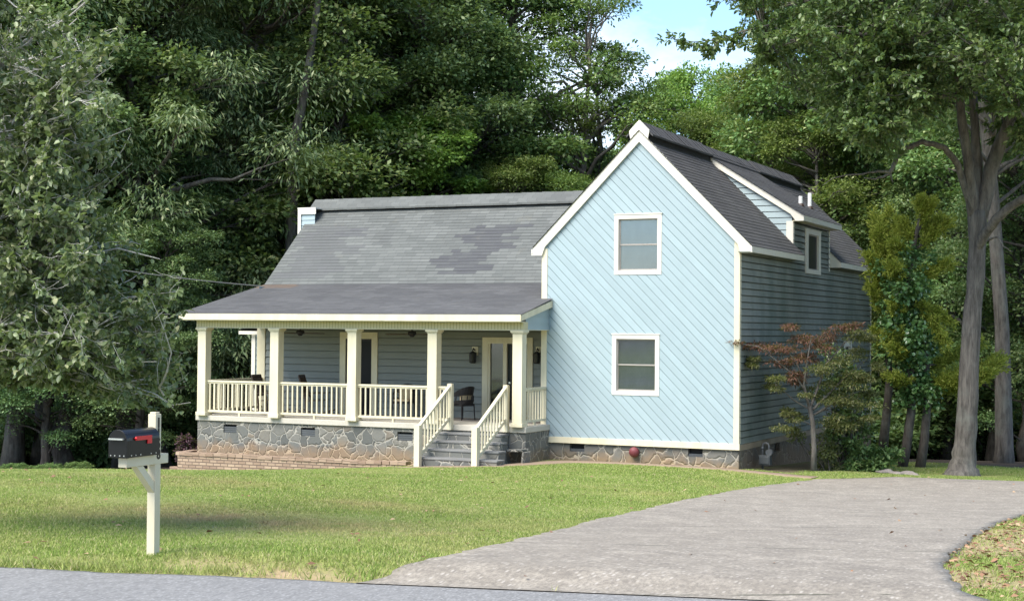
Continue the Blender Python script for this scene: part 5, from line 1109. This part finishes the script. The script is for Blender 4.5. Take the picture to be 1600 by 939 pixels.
PADS = [(1160, 538, 12, 1), (1185, 541, 18, 1), (1208, 548, 18, 1), (1230, 545, 20, 1), (1250, 528, 18, 1), (1238, 512, 14, 1), (1265, 535, 20, 1), (1285, 540, 18, 1), (1300, 522, 18, 1), (1318, 510, 16, 1), (1330, 508, 10, 1), (1340, 528, 16, 0), (1222, 565, 20, 1), (1245, 560, 20, 1), (1268, 560, 18, 1), (1215, 592, 16, 0), (1205, 605, 12, 0), (1240, 598, 16, 1), (1252, 585, 14, 1), (1285, 580, 20, 0), (1310, 560, 20, 0), (1335, 555, 18, 0), (1352, 528, 12, 0), (1300, 600, 22, 0), (1325, 590, 22, 0), (1350, 600, 20, 0), (1288, 622, 20, 0), (1315, 625, 24, 0), (1342, 632, 22, 0), (1360, 615, 14, 0), (1262, 615, 14, 0), (1245, 652, 14, 0), (1232, 645, 12, 0), (1295, 655, 20, 0), (1325, 660, 22, 0), (1240, 668, 16, 0), (1355, 655, 14, 0), (1180, 560, 10, 0), (1170, 570, 8, 0), (1365, 575, 10, 0)]
for red in (1, 0):
    C = []; Rr = []
    for (px, py, r, k) in PADS:
        if k != red: continue
        for j in range(3): C.append(pj(px+g.normal()*r*.45, py+g.normal()*r*.22, 38.5+g.normal()*.28+(.25 if px > 1290 else 0))); Rr.append(r/62*g.uniform(.75, 1.1))
    C = np.array(C); Rr = np.array(Rr)
    for c in C[::2]: wood.tube(path(c+np.array([0, .05, -.35])*(.5), c, 3, .1, g), [.008, .005, .003], 4, cap=False)
    v, f = leaf_mesh(*clump_leaves(C, Rr, 135 if red else 190, .085, .028, g, .55, .32), shape=4); mesh_np('red_foliage' if red else 'green_foliage', v, f, LEAFMAPLERED if red else LEAFMAPLEGREEN, jm)
w = wood.build('trunk', BARK, None, smooth=True); w.parent = jm
# shrubs by the side wall
def shrub(name, spots, label, lm_, ln, wd, per, rmin, rmax, flat=.8, cat='shrub'):
    b = np.array(at(*spots[0])); bx_, by_ = float(b[0]), float(b[1]); bz_ = gz(bx_, by_); o = thing(name, (bx_, by_, bz_), label, cat); O = np.array([bx_, by_, bz_]); wood = MB()
    C = np.array([np.array(at(*s))-O for s in spots for _ in (0, 1)])+g.normal(size=(2*len(spots), 3))*.10
    for c in C: wood.tube(path((g.normal()*.1, g.normal()*.1, -.1), c, 5, .12, g, .03), np.linspace(.022, .006, 5), 5, cap=False)
    v, f = leaf_mesh(*clump_leaves(C, g.uniform(rmin, rmax, len(C)), per, ln, wd, g, .2, flat), shape=6); w = wood.build('stems', BARKDARK, None, smooth=True); w.parent = o; mesh_np('foliage', v, f, lm_, o); return o
shrub('evergreen_shrub', [(1320, 700, 40.3), (1300, 560, 40.2), (1318, 575, 40.3), (1336, 590, 40.4), (1308, 600, 40.2), (1328, 615, 40.4), (1345, 630, 40.5), (1310, 640, 40.2), (1330, 655, 40.4), (1348, 670, 40.5), (1312, 680, 40.2), (1335, 695, 40.3), (1300, 665, 40.2), (1295, 690, 40.1), (1290, 620, 40.2)], 'dark glossy evergreen shrub behind the Japanese maple at the house corner', LEAFIVY, .12, .06, 120, .22, .36)
shrub('laurel_shrub', [(1350, 732, 39.6), (1340, 715, 39.5), (1358, 708, 39.6), (1372, 716, 39.7), (1384, 724, 39.8), (1366, 730, 39.4), (1346, 700, 39.7), (1380, 735, 39.6), (1332, 730, 39.4)], 'low bright green laurel shrub at the driveway edge below the maple', LEAFMID, .13, .06, 130, .18, .28)
shrub('small_shrub', [(1290, 728, 39.2), (1285, 715, 39.2), (1300, 705, 39.3), (1308, 722, 39.2), (1252, 690, 39), (1280, 695, 39.2)], 'thin brownish green shrub at the foot of the Japanese maple', LEAFMAPLEGREEN, .09, .04, 90, .16, .26)
shrub('purple_shrub', [(293, 712, 47.5), (288, 692, 47.5), (299, 688, 47.6), (294, 700, 47.4), (303, 696, 47.6), (286, 702, 47.5)], 'purple leaved shrub beside the left end of the porch footing', LEAFPURPLE, .10, .05, 110, .15, .25)
# rocks by the cedar
for k, (px, py, r, lab) in enumerate(((1384, 739, .17, 'brownish rock under the laurel shrub'), (1402, 741, .13, 'flat pale rock left of the cedar stem at the driveway edge'), (1418, 741, .15, 'dark flat rock right at the cedar foot'), (1430, 743, .10, 'small pale rock beside the cedar, last of the row'))):
    p = z_at_px(px, py, gz(3.2, 2.2)); x, y = float(p[0]), float(p[1]); bm = bmesh.new(); bmesh.ops.create_icosphere(bm, subdivisions=3, radius=r); rr3 = random.Random(k)
    for v_ in bm.verts:
        c = v_.co; s_ = 1+.22*math.sin(c.x*23+k)*math.cos(c.y*19+k*2)+.1*math.sin(c.z*40+k); v_.co = Vector((c.x*1.35*s_, c.y*s_, c.z*.5*s_))
    me = bpy.data.meshes.new('rock'); bm.to_mesh(me); bm.free(); me.materials.append(ROCK if k else ROCK); o = bpy.data.objects.new('rock', me); COL.objects.link(o); o.location = (x, y, gz(x, y)+r*.15); tag(o, lab, 'rock', 'rocks by the cedar')

# ---- the pale twigged tree reaching in from the left
LT = at(-260, 800, 18.5); lx, ly = float(LT[0]), float(LT[1]); lz = gz(lx, ly); dog = thing('dogwood_tree', (lx, ly, lz), 'pale twigged tree with small oval leaves reaching in from the left edge', 'tree'); O5 = np.array([lx, ly, lz]); g = np.random.default_rng(44); wood = MB()
tk = [np.array(p) for p in ((0, 0, -.3), (.05, 0, .8), (.2, .05, 1.9), (.25, .1, 3.2), (.3, .1, 4.6), (.3, .1, 6.2), (.4, 0, 8))]; wood.tube(tk, [.30, .24, .21, .17, .13, .09, .04], 14)
LP, LD = [], []
def to_px(p):
    v = np.array(p)+O5-CAM; z = v@_f; return 800+F_PX*(v@_r)/z, 469.5-F_PX*(v@_u)/z
def dog_ok(p):
    # the crown's own outline: highest at the left, a ragged lower right edge
    x, y = to_px(p); return x < np.interp(y, [-400, 0, 60, 130, 200, 300, 350, 420, 480, 560, 620], [300, 200, 200, 185, 225, 170, 180, 285, 300, 295, 300])+g.normal()*10 and y < np.interp(x, [-200, 0, 80, 160, 230, 270], [612, 605, 605, 628, 640, 640])+g.normal()*8
def twig(a, b, r0, lvl, bare=.0):
    a = np.array(a); b = np.array(b)
    if lvl and not dog_ok(b): return
    n = 8 if lvl < 2 else 5; p = path(a, b, n, .26 if lvl else .16, g, .03 if lvl == 0 else -.03); wood.tube(p, np.linspace(r0, max(.0022, r0*(.09 if lvl == 0 else .25)), n), 7 if lvl == 0 else 4, cap=False); L_ = np.linalg.norm(b-a); d0 = unit(b-a)
    if lvl < 3:
        for k in range((9, 6, 5)[lvl]):
            t = g.uniform(.22 if lvl == 0 else .15, 1.)*(n-1); i = min(int(t), n-2); s = p[i]+(p[i+1]-p[i])*(t-i); dd = unit(d0*.75+g.normal(size=3)*np.array([.55, .55, .42])+np.array([0, 0, .06])); l2 = L_*g.uniform(.28, .5)*(1.1 if lvl else .85)
            twig(s, s+dd*max(l2, .15), r0*.36, lvl+1, bare)
    if lvl == 1 or (lvl == 0 and L_ > 1):
        for k in range(26 if lvl == 0 else 12): i = int(g.uniform(.55, .99)*(n-1)); LP.append(p[i]+(p[i+1]-p[i])*g.random()+g.normal(size=3)*.05); LD.append(d0*.4+g.normal(size=3)*.7)
    if lvl >= 2 and g.random() > bare:
        for k in range(14 if lvl == 3 else 10): t = g.uniform(.2, 1.)*(n-1); i = min(int(t), n-2); LP.append(p[i]+(p[i+1]-p[i])*(t-i)); LD.append(d0*.5+g.normal(size=3)*.6+np.array([0, 0, -.25]))
def pd(px, py, d): return np.array(at(px, py, d))-O5
for (a, px, py, d, r, bare) in [((.28, .1, 4.2), 150, -10, 18.0, .06, .5), ((.28, .1, 3.9), 120, 30, 18.6, .06, .6), ((.27, .1, 3.6), 165, 110, 17.8, .045, .4), ((.27, .1, 3.4), 110, 160, 19.2, .045, .15), ((.26, .1, 3.2), 205, 200, 17.6, .045, .25), ((.25, .1, 3.0), 160, 285, 18.2, .045, .45), ((.25, .1, 2.9), 90, 255, 19, .045, .3), ((.24, .1, 2.8), 130, 350, 17.8, .045, .3), ((.22, .1, 2.6), 250, 405, 17.6, .05, .1), ((.22, .1, 2.5), 190, 470, 18.3, .045, .05), ((.21, .1, 2.4), 280, 455, 17.8, .045, .1), ((.2, .05, 2.2), 245, 565, 17.4, .045, .15), ((.2, .05, 2.1), 255, 622, 18.0, .045, .3), ((.2, .05, 2.0), 120, 560, 18.6, .045, .1), ((.2, .05, 1.95), 90, 520, 17.2, .04, .1), ((.22, .1, 2.6), 80, 430, 19.2, .045, .1), ((.3, .1, 5.2), 40, -60, 17.4, .05, .1), ((.26, .1, 3.3), 50, 200, 17.2, .04, .15), ((.24, .1, 2.9), 30, 330, 17.4, .04, .15), ((.2, .05, 2.1), 20, 590, 18.4, .04, .1), ((.3, .1, 4.6), -120, 50, 16.8, .05, .1)]:
    twig(a, pd(px, py, d), r, 0, bare)
LP = np.array(LP); LD = np.array(LD); n = len(LP); k_ = g.uniform(.6, 1.25, n)
add_tree_parts(dog, wood, BARKPALE, (LP, LD, np.array([0, 0, 1.])+g.normal(size=(n, 3))*.5, .086*k_, .052*k_), LEAFDOG, shape=6); print('dog leaves', n)
